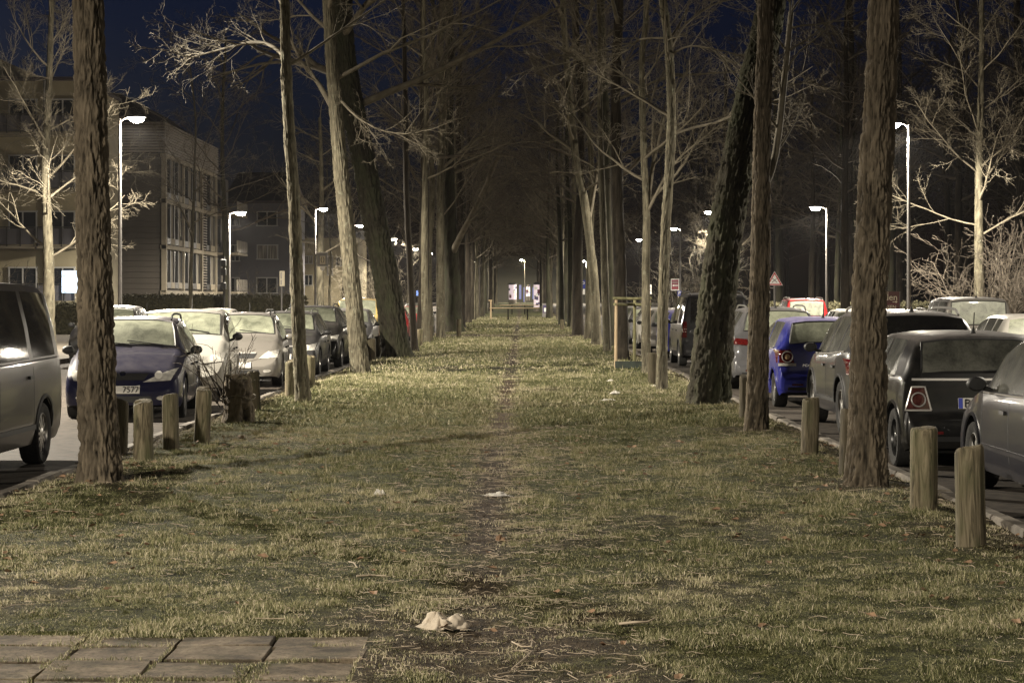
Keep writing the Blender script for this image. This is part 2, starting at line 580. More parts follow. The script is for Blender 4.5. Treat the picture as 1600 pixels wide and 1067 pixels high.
# ------------------------------------------------------------------ trees
def polytubes(branches):
    """branches: list of (pts[(x,y,z)], radii, sides) -> verts, faces"""
    groups = {}
    for pts, rad, n in branches:
        groups.setdefault((len(pts), n), []).append((pts, rad))
    V, F, base = [], [], 0
    for (k, n), lst in groups.items():
        P = np.array([a for a, b in lst])
        Rr = np.array([b for a, b in lst])
        B = len(lst)
        D = np.empty_like(P)
        D[:, 1:-1] = P[:, 2:] - P[:, :-2]
        D[:, 0] = P[:, 1] - P[:, 0]
        D[:, -1] = P[:, -1] - P[:, -2]
        D /= np.linalg.norm(D, axis=-1, keepdims=True) + 1e-9
        mean = D.mean(1)
        ref = np.where(np.abs(mean[:, 2:3]) > 0.8, np.array([[1.0, 0, 0]]), np.array([[0, 0, 1.0]]))[:, None]
        U = np.cross(D, np.broadcast_to(ref, D.shape))
        U /= np.linalg.norm(U, axis=-1, keepdims=True) + 1e-9
        W = np.cross(D, U)
        a = np.arange(n) * 2 * np.pi / n
        ring = P[:, :, None] + (U[:, :, None] * np.cos(a)[None, None, :, None] + W[:, :, None] * np.sin(a)[None, None, :, None]) * Rr[:, :, None, None]
        V.append(ring.reshape(-1, 3))
        b = base + (np.arange(B)[:, None, None] * k + np.arange(k - 1)[None, :, None]) * n
        i = np.arange(n)[None, None]
        j = (i + 1) % n
        F.append(np.stack([b + i, b + j, b + n + j, b + n + i], -1).reshape(-1, 4))
        base += B * k * n
    return np.concatenate(V), [np.concatenate(F)]

def grow(rg, p, d, ln, r, lvl, out, cfg):
    n = cfg['n'][lvl]
    pts, rad = [p], [r]
    x, y, z = p
    dx, dy, dz = d
    j = cfg['jit'][lvl]
    up = cfg['up'][lvl]
    st = ln / (n - 1)
    rmin = cfg['rmin']
    for i in range(n - 1):
        dx += rg.gauss(0, j); dy += rg.gauss(0, j); dz += rg.gauss(0, j) + up
        q = math.sqrt(dx * dx + dy * dy + dz * dz)
        dx, dy, dz = dx / q, dy / q, dz / q
        x += dx * st; y += dy * st; z += dz * st
        pts.append((x, y, z))
        t = (i + 1) / (n - 1)
        rad.append(max(r * (1 - 0.72 * t), rmin * 0.6))
    out.append((pts, rad, cfg['side'][lvl]))
    if lvl + 1 >= len(cfg['n']):
        return
    kids = cfg['kids'][lvl]
    for c in range(kids):
        t = 0.22 + 0.78 * (c + rg.random()) / kids
        f = t * (n - 1)
        i = min(int(f), n - 2)
        f -= i
        a, b = pts[i], pts[i + 1]
        q = (a[0] + (b[0] - a[0]) * f, a[1] + (b[1] - a[1]) * f, a[2] + (b[2] - a[2]) * f)
        t0 = (b[0] - a[0], b[1] - a[1], b[2] - a[2])
        L = math.sqrt(t0[0] ** 2 + t0[1] ** 2 + t0[2] ** 2)
        t0 = (t0[0] / L, t0[1] / L, t0[2] / L)
        rv = (rg.gauss(0, 1), rg.gauss(0, 1), rg.gauss(0, .8))
        dt = rv[0] * t0[0] + rv[1] * t0[1] + rv[2] * t0[2]
        rv = (rv[0] - dt * t0[0], rv[1] - dt * t0[1], rv[2] - dt * t0[2])
        q2 = math.sqrt(rv[0] ** 2 + rv[1] ** 2 + rv[2] ** 2) + 1e-6
        s = rg.uniform(0.6, 1.1)
        nd = (t0[0] + rv[0] / q2 * s, t0[1] + rv[1] / q2 * s, t0[2] + rv[2] / q2 * s)
        rl = rad[i] * (1 - f) + rad[i + 1] * f
        grow(rg, q, nd, ln * cfg['ratio'][lvl] * rg.uniform(0.6, 1.25) * (1.15 - 0.5 * t), max(rl * rg.uniform(0.5, 0.72), rmin), lvl + 1, out, cfg)

CFG = dict(n=[7, 5, 4, 3], jit=[0.13, 0.2, 0.24, 0.25], up=[0.035, 0.02, 0.03, 0.03], kids=[6, 6, 4], ratio=[0.5, 0.5, 0.5],
           side=[6, 4, 3, 3], rmin=0.007)

def spline(pts, n):
    pts = [Vector(p) for p in pts]
    out = []
    m_ = len(pts) - 1
    for q in range(n):
        u = q / (n - 1) * m_
        i = min(int(u), m_ - 1)
        t = u - i
        p0, p1, p2, p3 = pts[max(i - 1, 0)], pts[i], pts[i + 1], pts[min(i + 2, m_)]
        out.append(0.5 * ((2 * p1) + (p2 - p0) * t + (2 * p0 - 5 * p1 + 4 * p2 - p3) * t * t + (3 * p1 - p0 - 3 * p2 + p3) * t ** 3))
    return out

def trunk_mesh(name, pts, r0, r1, m, sides, rings, seed, depth=0.02, flare=0.35, flare_h=0.5, freq=None):
    C = np.array([tuple(p) for p in spline(pts, rings)])
    seg = np.linalg.norm(np.diff(C, axis=0), axis=1)
    s = np.concatenate([[0], np.cumsum(seg)])
    t = s / s[-1]
    D = np.gradient(C, axis=0)
    D /= np.linalg.norm(D, axis=1, keepdims=True)
    U = np.cross(D, np.array([[0, 1.0, 0]]))
    U /= np.linalg.norm(U, axis=1, keepdims=True)
    W = np.cross(D, U)
    a = np.arange(sides) * 2 * np.pi / sides
    rad = r0 + (r1 - r0) * t ** 0.8
    fl = flare * np.exp(-s / flare_h * 2.2)
    lob = 0.55 + 0.45 * np.cos(a * 5 + seed) * np.cos(a * 2 + seed * 1.7)
    rr = rad[:, None] * (1 + fl[:, None] * lob[None])
    k = freq or max(4.0, r0 * 52)
    ca, sa = np.cos(a)[None], np.sin(a)[None]
    S = s[:, None]
    warp = 1.1 * (vnoise(ca * 4 + seed, sa * 4, S * 6.0) - 0.5) + 0.5 * (vnoise(ca * 8 + seed, sa * 8, S * 16.0) - 0.5)
    n1 = np.clip(np.abs(2 * vnoise(ca * k * .62 + warp * 2 + seed * 3, sa * k * .62 + warp * 2, S * 3.6) - 1) * 2.4, 0, 1)
    n2 = np.clip(np.abs(2 * vnoise(ca * k * 1.1 + seed * 5, sa * k * 1.1, S * 11.0) - 1) * 2.0, 0, 1)
    brk = vnoise(ca * k * 1.2 + seed, sa * k * 1.2, S * 22.0)
    ridge = np.clip(0.55 * n1 + 0.30 * n2 + 0.34 * brk - 0.14, 0, 1.1)
    if sides >= 50:
        rk = np.random.default_rng(seed)
        for q in range(5):
            sk, ak, rk_ = rk.uniform(.4, s[-1] * .5), rk.uniform(0, 6.28), rk.uniform(.05, .11)
            dd = np.sqrt((((a[None] - ak + np.pi) % (2 * np.pi) - np.pi) * r0) ** 2 + ((S - sk) * .8) ** 2)
            knot = np.exp(-(dd / rk_) ** 2)
            rr = rr + r0 * .22 * (knot - 1.3 * np.exp(-(dd / (rk_ * .4)) ** 2))
            ridge = ridge * (1 - .5 * np.exp(-(dd / (rk_ * .5)) ** 2))
    rr = rr + depth * (ridge - 0.55) * 2.0
    rr = rr + rad[:, None] * 0.10 * (fbm(ca * 1.3 + seed * 2, sa * 1.3, S * 0.8, 2) - 0.5)
    Vv = C[:, None] + (U[:, None] * ca[..., None] + W[:, None] * sa[..., None]) * rr[..., None]
    i = np.arange(rings - 1)[:, None] * sides
    q = np.arange(sides)[None]
    q2 = (q + 1) % sides
    F = np.stack([i + q, i + q2, i + sides + q2, i + sides + q], -1).reshape(-1, 4)
    return np_mesh(name, Vv.reshape(-1, 3), [F], m, True, {'ridge': ridge.ravel()}), C, rad

def crown_branches(rg, C, rad, z0, top, limbs, ln, cfg, spread=0.0):
    out = []
    zs = C[:, 2]
    for c in range(limbs):
        z = z0 + (top - z0) * ((c + rg.random()) / limbs) ** 1.0
        i = int(np.argmin(np.abs(zs - z)))
        p = tuple(C[i])
        az = c * 2.399 + rg.uniform(-.5, .5)
        tt = (z - z0) / max(0.1, top - z0)
        el = rg.uniform(0.15, 0.6) + 0.5 * tt
        d = (math.cos(az) * math.cos(el), math.sin(az) * math.cos(el), math.sin(el))
        L = ln * rg.uniform(0.7, 1.2) * (1.1 - 0.5 * tt)
        grow(rg, p, d, L, max(rad[i] * rg.uniform(0.33, 0.55) * cfg.get('thin', 1), 0.02), 0, out, cfg)
    return out

FINE = dict(CFG, n=[8, 6, 5, 4, 3], kids=[6, 5, 4, 3], jit=[0.09, 0.13, 0.16, 0.18, 0.2], up=[0.03, 0.02, 0.02, 0.02, 0.02], ratio=[0.5, 0.5, 0.5, 0.45], side=[7, 5, 4, 3, 3], rmin=0.0035)
def hero_tree(label, base, pix, r0, r1, bark, H, z0, limbs, ln, seed, sides=28, rings=110, depth=0.02, flare=0.35, twig='twig',
              cfg=FINE, extra=(), cat='tree', name='bare_tree', group='bare trees lining the lawn', gz=0.0):
    d = base[1]
    b = (base[0], d, gz - 0.06)
    pts = [Vector(b)]
    for (px, py) in pix:
        pts.append(Vector((xat(px, d), d, zat(py, d))))
    last, prev = pts[-1], pts[-2]
    dr = (last - prev).normalized()
    dr = (dr * 0.6 + Vector((0, 0, 0.6))).normalized()
    if last.z < H:
        n_ = 3
        for q in range(1, n_ + 1):
            pts.append(last + dr * ((H - last.z) * q / n_ / max(dr.z, .5)) + Vector((math.sin(seed + q) * .12, math.cos(seed * 2 + q) * .12, 0)))
    root = empty(name, b)
    off = Vector(b)
    loc = [p - off for p in pts]
    # even the spacing of the control points
    me, C, rad = trunk_mesh('trunk', loc, r0, max(r1 * 0.55, 0.03) if last.z < H * .6 else r1, bark, sides, rings, seed, depth, flare)
    link('trunk', me, root)
    rg = random.Random(seed)
    br = crown_branches(rg, C, rad, z0, C[-1][2], limbs, ln, cfg)
    for (pl, ra, rb) in extra:
        P = [Vector((xat(px, d + dd), d + dd, zat(py, d + dd))) - off for (px, py, dd) in pl]
        P = spline(P, 10)
        R_ = [ra + (rb - ra) * i / 9 for i in range(10)]
        br.append(([tuple(p) for p in P], R_, 8))
        for i in range(3, 10):
            for q in range(2):
                v = (P[i] - P[i - 1]).normalized()
                nd = (v.x + rg.gauss(0, .6), v.y + rg.gauss(0, .6), v.z + rg.gauss(0, .5))
                grow(rg, tuple(P[i]), nd, rg.uniform(0.5, 1.5), max(R_[i] * .4, .01), 1, br, cfg)
    V, F = polytubes(br)
    link('crown', np_mesh('crown', V, F, twig, True), root)
    tag(root, label, cat, group)
    return root

def D(py):
    return depth_of(py)

SMALL = FINE
# left of the lawn
hero_tree('thick furrowed trunk at the left edge of the lawn before the dark blue car', at(160, 752), [(152, 600), (147, 400), (142, 200), (137, 0)],
          0.165, 0.132, 'bark_brown', 13, 5.2, 9, 3.6, 11, 124, 380, 0.022, 0.60)
hero_tree('slender dark trunk before the silver estate car, curving slightly left', at(474, 628), [(466, 500), (460, 330), (449, 150), (445, 0)],
          0.118, 0.075, 'bark_grey', 12, 5.0, 9, 3.2, 12, 72, 220, 0.016, 0.3,
          extra=(([(446, 90, 0), (425, 72, .3), (395, 66, .6), (355, 75, 1.0), (300, 90, 1.4)], 0.04, 0.012),))
hero_tree('pale grey trunk leaning left beside the white hatchback', at(563, 583), [(553, 470), (540, 340), (526, 190), (513, 0)],
          0.205, 0.15, 'bark_grey', 14, 6.3, 9, 3.6, 13, 80, 200, 0.02, 0.28,
          extra=(([(520, 170, 0), (497, 130, .4), (470, 95, .8), (440, 30, 1.2)], 0.07, 0.02), ([(530, 155, 0), (560, 185, -.5), (600, 205, -1), (645, 210, -1.4)], 0.03, 0.008)))
hero_tree('massive mossy trunk leaning left with a dark flank', (xat(620, 58), 58, 0), [(604, 440), (586, 350), (570, 260), (550, 160), (536, 60)],
          0.38, 0.42, 'bark_mossy', 17, 7.0, 11, 5.5, 14, 110, 240, 0.05, 0.6)
hero_tree('thin dark straight trunk right of the massive mossy tree', at(648, 549), [(641, 420), (635, 300), (633, 150)],
          0.12, 0.085, 'bark_dark', 15, 5.8, 9, 3.4, 15, 20, 60, 0.012, 0.3)
hero_tree('thin brightly lit trunk standing before two tangled saplings', at(666, 535), [(663, 420), (664, 300), (666, 150)],
          0.155, 0.10, 'bark_grey', 16, 6.0, 10, 3.6, 16, 20, 60, 0.012, 0.25)
hero_tree('straight grey trunk next to the ivy grown old tree', at(689, 528), [(688, 420), (688, 300), (691, 150)],
          0.19, 0.13, 'bark_grey', 17, 7.0, 10, 4.0, 17, 20, 60, 0.014, 0.25)
hero_tree('old gnarled tree with a long pale limb curving over the lawn', (xat(709, 104), 104, 0), [(706, 440), (703, 380), (701, 330), (700, 250)],
          0.50, 0.30, 'bark_mossy', 18, 8.0, 10, 5.0, 18, 32, 70, 0.05, 0.6,
          extra=(([(706, 400, 0), (714, 380, -.5), (735, 340, -1.0), (757, 295, -1.5), (782, 238, -2)], 0.19, 0.08),))
# right of the lawn
hero_tree('thick furrowed trunk at the right edge of the lawn before the black hatchback', at(1352, 757), [(1356, 620), (1358, 480), (1366, 330), (1374, 180), (1380, 0)],
          0.165, 0.114, 'bark_brown', 13, 5.2, 9, 3.6, 21, 124, 380, 0.022, 0.50)
hero_tree('medium furrowed trunk before the bright blue hatchback', at(1181, 673), [(1185, 560), (1188, 400), (1191, 200), (1196, 0)],
          0.138, 0.085, 'bark_brown', 12, 4.8, 9, 3.4, 22, 90, 260, 0.018, 0.3, extra=(([(1192, 300, 0), (1212, 240, .1), (1226, 120, .2), (1236, 20, .3)], 0.05, 0.035),))
hero_tree('big dark mossy trunk leaning right over the parked grey car', at(1106, 629), [(1118, 500), (1133, 370), (1152, 260), (1176, 140), (1205, 0)],
          0.31, 0.20, 'bark_mossy', 14, 5.6, 10, 4.5, 23, 110, 240, 0.045, 0.40)
hero_tree('slender light trunk with high fork beside a short post', at(1034, 609), [(1036, 480), (1041, 340), (1049, 210), (1046, 90), (1036, 0)],
          0.10, 0.062, 'bark_grey', 9.5, 4.2, 9, 2.4, 24, 56, 180, 0.013, 0.2, cfg=SMALL,
          extra=(([(1048, 75, 0), (1070, 40, .3), (1110, 10, .5), (1140, 0, .6)], 0.035, 0.012), ([(1049, 85, 0), (1080, 72, -.2), (1120, 78, -.4), (1170, 90, -.5)], 0.022, 0.008),
                 ([(1046, 60, 0), (1000, 62, .3), (970, 85, .6), (900, 95, .8)], 0.022, 0.008)))
hero_tree('young slender tree inside the wooden stake frame', at(1010, 583), [(1009, 480), (1010, 330), (1006, 240), (1003, 100)],
          0.105, 0.05, 'bark_grey', 9.5, 3.6, 11, 2.6, 25, 24, 90, 0.010, 0.2, cfg=SMALL,
          extra=(([(1011, 330, 0), (1020, 260, .1), (1040, 180, .2), (1075, 110, .3)], 0.06, 0.02), ([(1010, 335, 0), (1050, 260, -.4), (1100, 215, -.7), (1145, 180, -.9)], 0.035, 0.01)))
hero_tree('dark stout trunk just behind the wooden stake frame', at(972, 562), [(968, 430), (964, 300), (962, 150)],
          0.20, 0.15, 'bark_dark', 16, 6.5, 10, 4.0, 26, 24, 60, 0.02, 0.35)
hero_tree('bright ochre trunk in a close pair with the leaning forked one', at(949, 550), [(945, 430), (941, 300), (937, 150)],
          0.135, 0.095, 'bark_grey', 15, 5.2, 10, 3.6, 27, 20, 60, 0.013, 0.25)
hero_tree('pale forked trunk leaning left over the lawn', at(933, 538), [(927, 430), (914, 320), (900, 250), (893, 180)],
          0.19, 0.10, 'bark_grey', 14, 5.6, 10, 3.6, 28, 20, 60, 0.013, 0.3,
          extra=(([(919, 350, 0), (928, 300, .2), (938, 230, .3), (950, 120, .4)], 0.08, 0.05),))

# far avenue: a few tree models shared between many trees
GEN = []
def generic(seed, H, r, z0, bark, limbs=15, ln=5.4):
    rg = random.Random(seed)
    pts = [(0, 0, -0.1)]
    for q in range(1, 6):
        pts.append((rg.uniform(-.12, .12) * q * .6, rg.uniform(-.12, .12) * q * .6, H * q / 5))
    me, C, rad = trunk_mesh('trunk', pts, r, r * 0.25, bark, 14, 46, seed, 0.02, 0.4)
    br = crown_branches(rg, C, rad, z0, H, limbs, ln, dict(CFG, rmin=0.009))
    V, F = polytubes(br)
    return me, np_mesh('crown', V, F, 'twig' if seed in (40, 44) else 'twig_dark', True)
for i, (H, r, z0, bk) in enumerate(((17, .20, 5.5, 'bark_grey'), (19, .27, 6.5, 'bark_dark'), (16, .16, 5.0, 'bark_grey'), (20, .30, 7.0, 'bark_dark'), (15, .13, 4.5, 'bark_grey'), (18, .24, 6, 'bark_mossy'))):
    GEN.append(generic(40 + i, H, r, z0, bk))

def place(k, x, y, z, rz, s, label, group, name='bare_tree'):
    root = empty(name, (x, y, z), rz)
    root.scale = (s, s, s)
    link('trunk', GEN[k][0], root)
    link('crown', GEN[k][1], root)
    tag(root, label, 'tree', group)
    return root
ORD = 'first second third fourth fifth sixth seventh eighth ninth tenth eleventh twelfth'.split()
def nth(i, near, deep):
    return near % ORD[i] if i < len(ORD) else deep
rg = random.Random(99)
for side, xc in ((-1, -3.95), (1, 2.85)):
    y = 74 if side > 0 else 84
    i = 0
    while y < 318:
        place(rg.randrange(6), xc + rg.uniform(-.45, .45), y, rise(y), rg.uniform(0, 6.28), rg.uniform(.8, 1.15),
              nth(i, '%s tree from the near end of the far %s avenue row' % ('%s', 'left' if side < 0 else 'right'), 'bare tree deep in the far %s row of the avenue' % ('left' if side < 0 else 'right')), 'trees of the far avenue')
        i += 1
        y += rg.uniform(8.0, 11.5)
# trees beyond the streets
def street_tree(px, d, r0, H, z0, limbs, ln, seed, bark, label, tw='twig', lean=0.0, cfg=CFG):
    return hero_tree(label, (xat(px, d), d, 0), [(px + lean, CY - 60)], r0, r0 * .6, bark, H, z0, limbs, ln, seed, 20, 70, 0.012, 0.3, tw, cfg, group='trees beyond the streets')
DENSE = dict(CFG, n=[9, 6, 5, 4], kids=[8, 7, 6], jit=[0.09, 0.13, 0.17, 0.2], up=[0.03, 0.03, 0.03, 0.02], rmin=0.0065, thin=.65)
street_tree(76, 75, 0.25, 13, 3.0, 17, 4.0, 61, 'bark_grey', 'pale brightly lit tree before the cream apartment block', cfg=DENSE)
street_tree(1530, 77, 0.23, 14, 3.6, 17, 4.6, 62, 'bark_grey', 'street tree with drooping lit twigs over the thicket', cfg=DENSE)
street_tree(500, 150, 0.33, 15, 4.5, 11, 5, 63, 'bark_grey', 'tree behind the emblem sign on the lamp post', cfg=CFG)
rr = random.Random(5)
cnt = {-1: 0, 1: 0}
for (x, y) in ((-15.5, 96), (-17, 118), (-15, 160), (-16, 185), (-15.5, 210), (-16, 240), (-15, 270), (15.5, 98), (17, 120), (15, 150), (16.5, 175), (15, 205), (16, 235), (15.5, 268)):
    place(rr.randrange(6), x, y, -0.05 + rise(y), rr.uniform(0, 6.28), rr.uniform(.75, 1.0), nth(cnt[1 if x > 0 else -1], '%s bare tree from the near end along the %s pavement' % ('%s', 'left' if x < 0 else 'right'), ''), 'trees along the pavements')
    cnt[1 if x > 0 else -1] += 1
for i in range(64):
    x = rr.uniform(18, 62)
    y = rr.uniform(95, 300)
    place(rr.choice([1, 3, 5]), x, y, -0.4 + rise(y), rr.uniform(0, 6.28), rr.uniform(.95, 1.5), 'dark bare tree of the wood behind the right pavement', 'dark trees of the wood')
for i in range(10):
    place(rr.choice([1, 3, 5]), -70 + i * 15 + rr.uniform(-4, 4), rr.uniform(372, 400), 0.9, rr.uniform(0, 6.28), rr.uniform(.9, 1.3), 'distant bare tree closing the end of the avenue', 'distant trees beyond the cross street')
# ------------------------------------------------------------------ street lamps
varied('lamp_pole', (0.11, 0.105, 0.10), (0.19, 0.18, 0.17), (3, 3, 1), 2.0, rough=0.5, metal=0.3)
mat('lamp_housing', (0.22, 0.22, 0.22), 0.5, 0.3)
mat('lamp_lens', (1, 0.9, 0.8), 0.3, emit=(1.0, 0.87, 0.70), es=160.0)
LAMP_PARTS = {}
def lamp(x, y, h, label, group='street lamps along the streets', power=1.0, arm=0.45, near=True, col=(1.0, 0.90, 0.74)):
    """arm points towards the lawn (sign of -x)"""
    s = -1 if x > 0 else 1
    z0 = -0.03 + rise(y)
    root = empty('street_lamp', (x - s * arm, y, z0))
    key = (round(h, 2), s, arm)
    if key not in LAMP_PARTS:
        p = MB()
        p.tube([(0, 0, 0), (0, 0, 1.1)], 0.085, 14)
        p.tube([(0, 0, 1.1), (0, 0, h - .02)], [0.075, 0.048], 12)
        p.tube([(0, 0, 1.07), (0, 0, 1.13)], 0.095, 14)
        a = MB()
        a.tube([(0, 0, h - .10), (s * arm * .35, 0, h), (s * (arm - .12), 0, h + .03)], [0.038, 0.034, 0.03], 8)
        hd = MB()
        # housing: tapered shallow shell over the lens
        hd.lathe([(0.001, 0.10), (0.10, 0.09), (0.17, 0.045), (0.185, 0.0), (0.17, -0.006)], 20)
        hd.v = [(q[0] * 1.9, q[1] * 0.9, q[2]) for q in hd.v]
        ln = MB()
        ln.lathe([(0.16, -0.004), (0.13, -0.05), (0.06, -0.075), (0.001, -0.08)], 20)
        ln.v = [(q[0] * 1.75, q[1] * 1.2, q[2] * 2.3) for q in ln.v]
        LAMP_PARTS[key] = (p.mesh('pole', 'lamp_pole', 40), a.mesh('arm', 'lamp_pole', 40), hd.mesh('housing', 'lamp_housing', 60), ln.mesh('lens', 'lamp_lens', 60))
    P = LAMP_PARTS[key]
    link('pole', P[0], root)
    link('arm', P[1], root)
    ho = link('housing', P[2], root, (s * (arm + .12), 0, h + .03))
    link('lens', P[3], ho)
    ld = bpy.data.lights.new('lamp_light', 'SPOT')
    ld.spot_size = R(176)
    ld.spot_blend = 0.3
    ld.energy = LAMP_W * power
    ld.color = col
    ld.shadow_soft_size = 0.12
    ld.use_shadow = True
    lo = link('lamp_light', ld, root, (s * (arm + .12), 0, h - 0.27))
    lu = bpy.data.lights.new('lamp_glow', 'POINT')
    lu.energy = LAMP_W * power * 0.11
    lu.color = col
    lu.shadow_soft_size = 0.12
    link('lamp_glow', lu, root, (s * (arm + .12), 0, h - 0.40))
    tag(root, label, 'street lamp', group)
    return root

LH = 7.85
for (px, d, h, lab, pw) in (
        (208, 69.9, LH, 'tall lit street lamp left of the thick left trunk, before the louvred building', 1),
        (372, 104, 6.1, 'shorter lit street lamp at the corner of the louvred building', .8),
        (503, 138.9, LH, 'lit street lamp carrying the emblem sign box on its pole', 1),
        (560, 169.5, LH, 'lit street lamp glowing beside the pale left leaning trunk', 1),
        (614, 212.8, LH, 'lit street lamp seen between the massive mossy tree and thin dark trunk', 1),
        (648, 250, LH - .5, 'distant lit lamp just right of the thin dark straight trunk', 1),
        (671, 276, LH - .8, 'distant lit lamp right of the thin brightly lit trunk', 1),
        (1400, 72.2, LH, 'tall lit street lamp shining beside the thick right trunk', 1),
        (1278, 104, 6.35, 'lit street lamp above the red van by the warning triangle', .8),
        (1110, 143.9, LH, 'lit street lamp half hidden by the leaning mossy trunk', 1),
        (1055, 177, LH, 'lit street lamp above the maroon arrow sign', 1),
        (1000, 215, LH, 'small distant lit lamp behind the staked young tree', 1)):
    lamp(xat(px, d), d, h, lab, power=pw)
lamp(-13.3, 35.5, LH, 'street lamp standing left of the silver van, nearer than the others in its row', power=1.85)
lamp(13.3, 35.5, LH, 'street lamp standing right of the silver van-like car across the right street', power=.45)
lamp(-13.3, 1.0, LH, 'street lamp at the left street level with the paved path', power=1.1)
lamp(13.3, 1.0, LH, 'street lamp at the right street level with the paved path', power=.16)
lamp(xat(738, 330), 330, 6.5, 'far small lamp left of the avenue end', arm=.45, power=.6)
lamp(xat(816, 344), 344, 7.2, 'far lamp at the very centre of the avenue end', power=1.0, col=(1, .85, .5))
lamp(xat(886, 300), 300, 5.7, 'far lamp just above the red traffic light', power=.6)
lamp(xat(897, 318), 318, 6.1, 'far lamp right of the red traffic light', power=.6)
lamp(xat(912, 334), 334, 6.8, 'farthest lamp behind the right tree row', power=.6)
# ------------------------------------------------------------------ cars
def paint(name, col, rough=0.28, metal=0.0, frost=0.5, fc=(0.36, 0.33, 0.31)):
    m = mat(name, col, rough, metal, 0.22)
    t = NT(m)
    t.b.inputs['Coat Weight'].default_value = 0.4
    t.b.inputs['Coat Roughness'].default_value = 0.05
    ge = t.n('ShaderNodeNewGeometry')
    sp = t.n('ShaderNodeSeparateXYZ')
    t.l(ge.outputs['Normal'], sp.inputs[0])
    up = t.ramp(sp.outputs[2], [(0.55, (0, 0, 0)), (0.92, (frost,) * 3)])
    tcz = t.n('ShaderNodeTexCoord')
    spz = t.n('ShaderNodeSeparateXYZ')
    t.l(tcz.outputs['Object'], spz.inputs[0])
    up = t.mix(1.0, up, t.ramp(t.math('SUBTRACT', spz.outputs[2], 0.5), [(0.52, (.28,) * 3), (0.72, (1, 1, 1))]), 'MULTIPLY')
    n = t.noise(t.coord(), 7.0, 6.0, 0.7)
    k = t.mix(1.0, up, t.ramp(n, [(0.3, (.45,) * 3), (0.65, (1, 1, 1))]), 'MULTIPLY')
    dirt = t.ramp(t.noise(t.coord((1, 1, 2)), 3.0, 5.0, 0.7), [(0.4, (0, 0, 0)), (0.75, (0.08,) * 3)])
    c = t.mix(dirt, col, (0.16, 0.14, 0.11))
    t.l(t.mix(k, c, fc), t.b.inputs['Base Color'])
    rr_ = t.math('ADD', t.math('MULTIPLY', k, 0.5), rough)
    t.l(rr_, t.b.inputs['Roughness'])
    cw = t.math('SUBTRACT', 0.45, t.math('MULTIPLY', k, 1.2))
    t.l(cw, t.b.inputs['Coat Weight'])
    return m
paint('paint_darkblue', (0.008, 0.009, 0.030), frost=0.4)
paint('paint_white', (0.30, 0.29, 0.26), frost=0.3)
paint('paint_silver', (0.19, 0.178, 0.158), 0.3, 0.2, frost=0.4)
paint('paint_black', (0.006, 0.006, 0.006), frost=0.45)
paint('paint_anthracite', (0.034, 0.034, 0.036), frost=0.45)
paint('paint_grey', (0.10, 0.10, 0.105), 0.3, 0.2, frost=0.4)
paint('paint_blue', (0.016, 0.020, 0.17), frost=0.6, fc=(0.40, 0.36, 0.48))
paint('paint_van', (0.042, 0.037, 0.030), 0.4, 0.0, frost=0.2)
paint('paint_yellow', (0.50, 0.36, 0.12), frost=0.3)
paint('paint_red', (0.34, 0.018, 0.02), frost=0.4)
paint('paint_slate', (0.028, 0.028, 0.034), frost=0.35)
mat('car_plastic', (0.012, 0.012, 0.012), 0.6)
mat('underbody', (0.006, 0.006, 0.006), 0.95, spec=0.1)
varied('tyre', (0.010, 0.010, 0.010), (0.028, 0.027, 0.025), (1, 1, 1), 30, rough=0.85, spec=0.25)
mat('alloy', (0.42, 0.41, 0.39), 0.35, 0.7)
mat('black_alloy', (0.03, 0.03, 0.03), 0.3, 0.5)
mat('chrome', (0.7, 0.69, 0.67), 0.18, 1.0)
mat('plate_white', (0.62, 0.60, 0.55), 0.5)
mat('plate_blue', (0.03, 0.05, 0.35), 0.5)
mat('ink', (0.012, 0.012, 0.012), 0.6)
def lightmat(name, c1, c2, sc=60):
    m = mat(name, c1, 0.08)
    t = NT(m)
    w = t.n('ShaderNodeTexVoronoi')
    w.inputs['Scale'].default_value = sc
    t.l(t.coord(), w.inputs[0])
    t.l(t.mix(w.outputs[0], c1, c2), t.b.inputs['Base Color'])
    t.b.inputs['Coat Weight'].default_value = 1.0
lightmat('headlight', (0.62, 0.60, 0.54), (0.30, 0.29, 0.27), 14)
lightmat('taillight', (0.13, 0.011, 0.010), (0.05, 0.004, 0.004))
lightmat('taillight_dull', (0.085, 0.028, 0.024), (0.035, 0.010, 0.008), 20)
mat('bright_trim', (0.5, 0.48, 0.45), 0.3, 0.35)
lightmat('indicator', (0.55, 0.40, 0.25), (0.4, 0.25, 0.12))
def glassmat(name, c, frosty, rough):
    m = mat(name, c, rough)
    t = NT(m)
    n = t.noise(t.coord((1, 1, 1)), 3.5, 6.0, 0.7, 0.6)
    n2 = t.noise(t.coord((1, 1, 1)), 45.0, 3.0, 0.7)
    f = t.ramp(t.math('ADD', t.math('MULTIPLY', n, .8), t.math('MULTIPLY', n2, .2)), [(0.34, c), (0.66, frosty)])
    t.l(f, t.b.inputs['Base Color'])
    t.b.inputs['Coat Weight'].default_value = 0.5
    t.b.inputs['Coat Roughness'].default_value = 0.03
glassmat('glass_frost', (0.085, 0.092, 0.066), (0.30, 0.315, 0.235), 0.45)
glassmat('glass_misty', (0.025, 0.026, 0.022), (0.12, 0.12, 0.10), 0.2)
glassmat('glass_dark', (0.010, 0.010, 0.010), (0.030, 0.029, 0.026), 0.04)

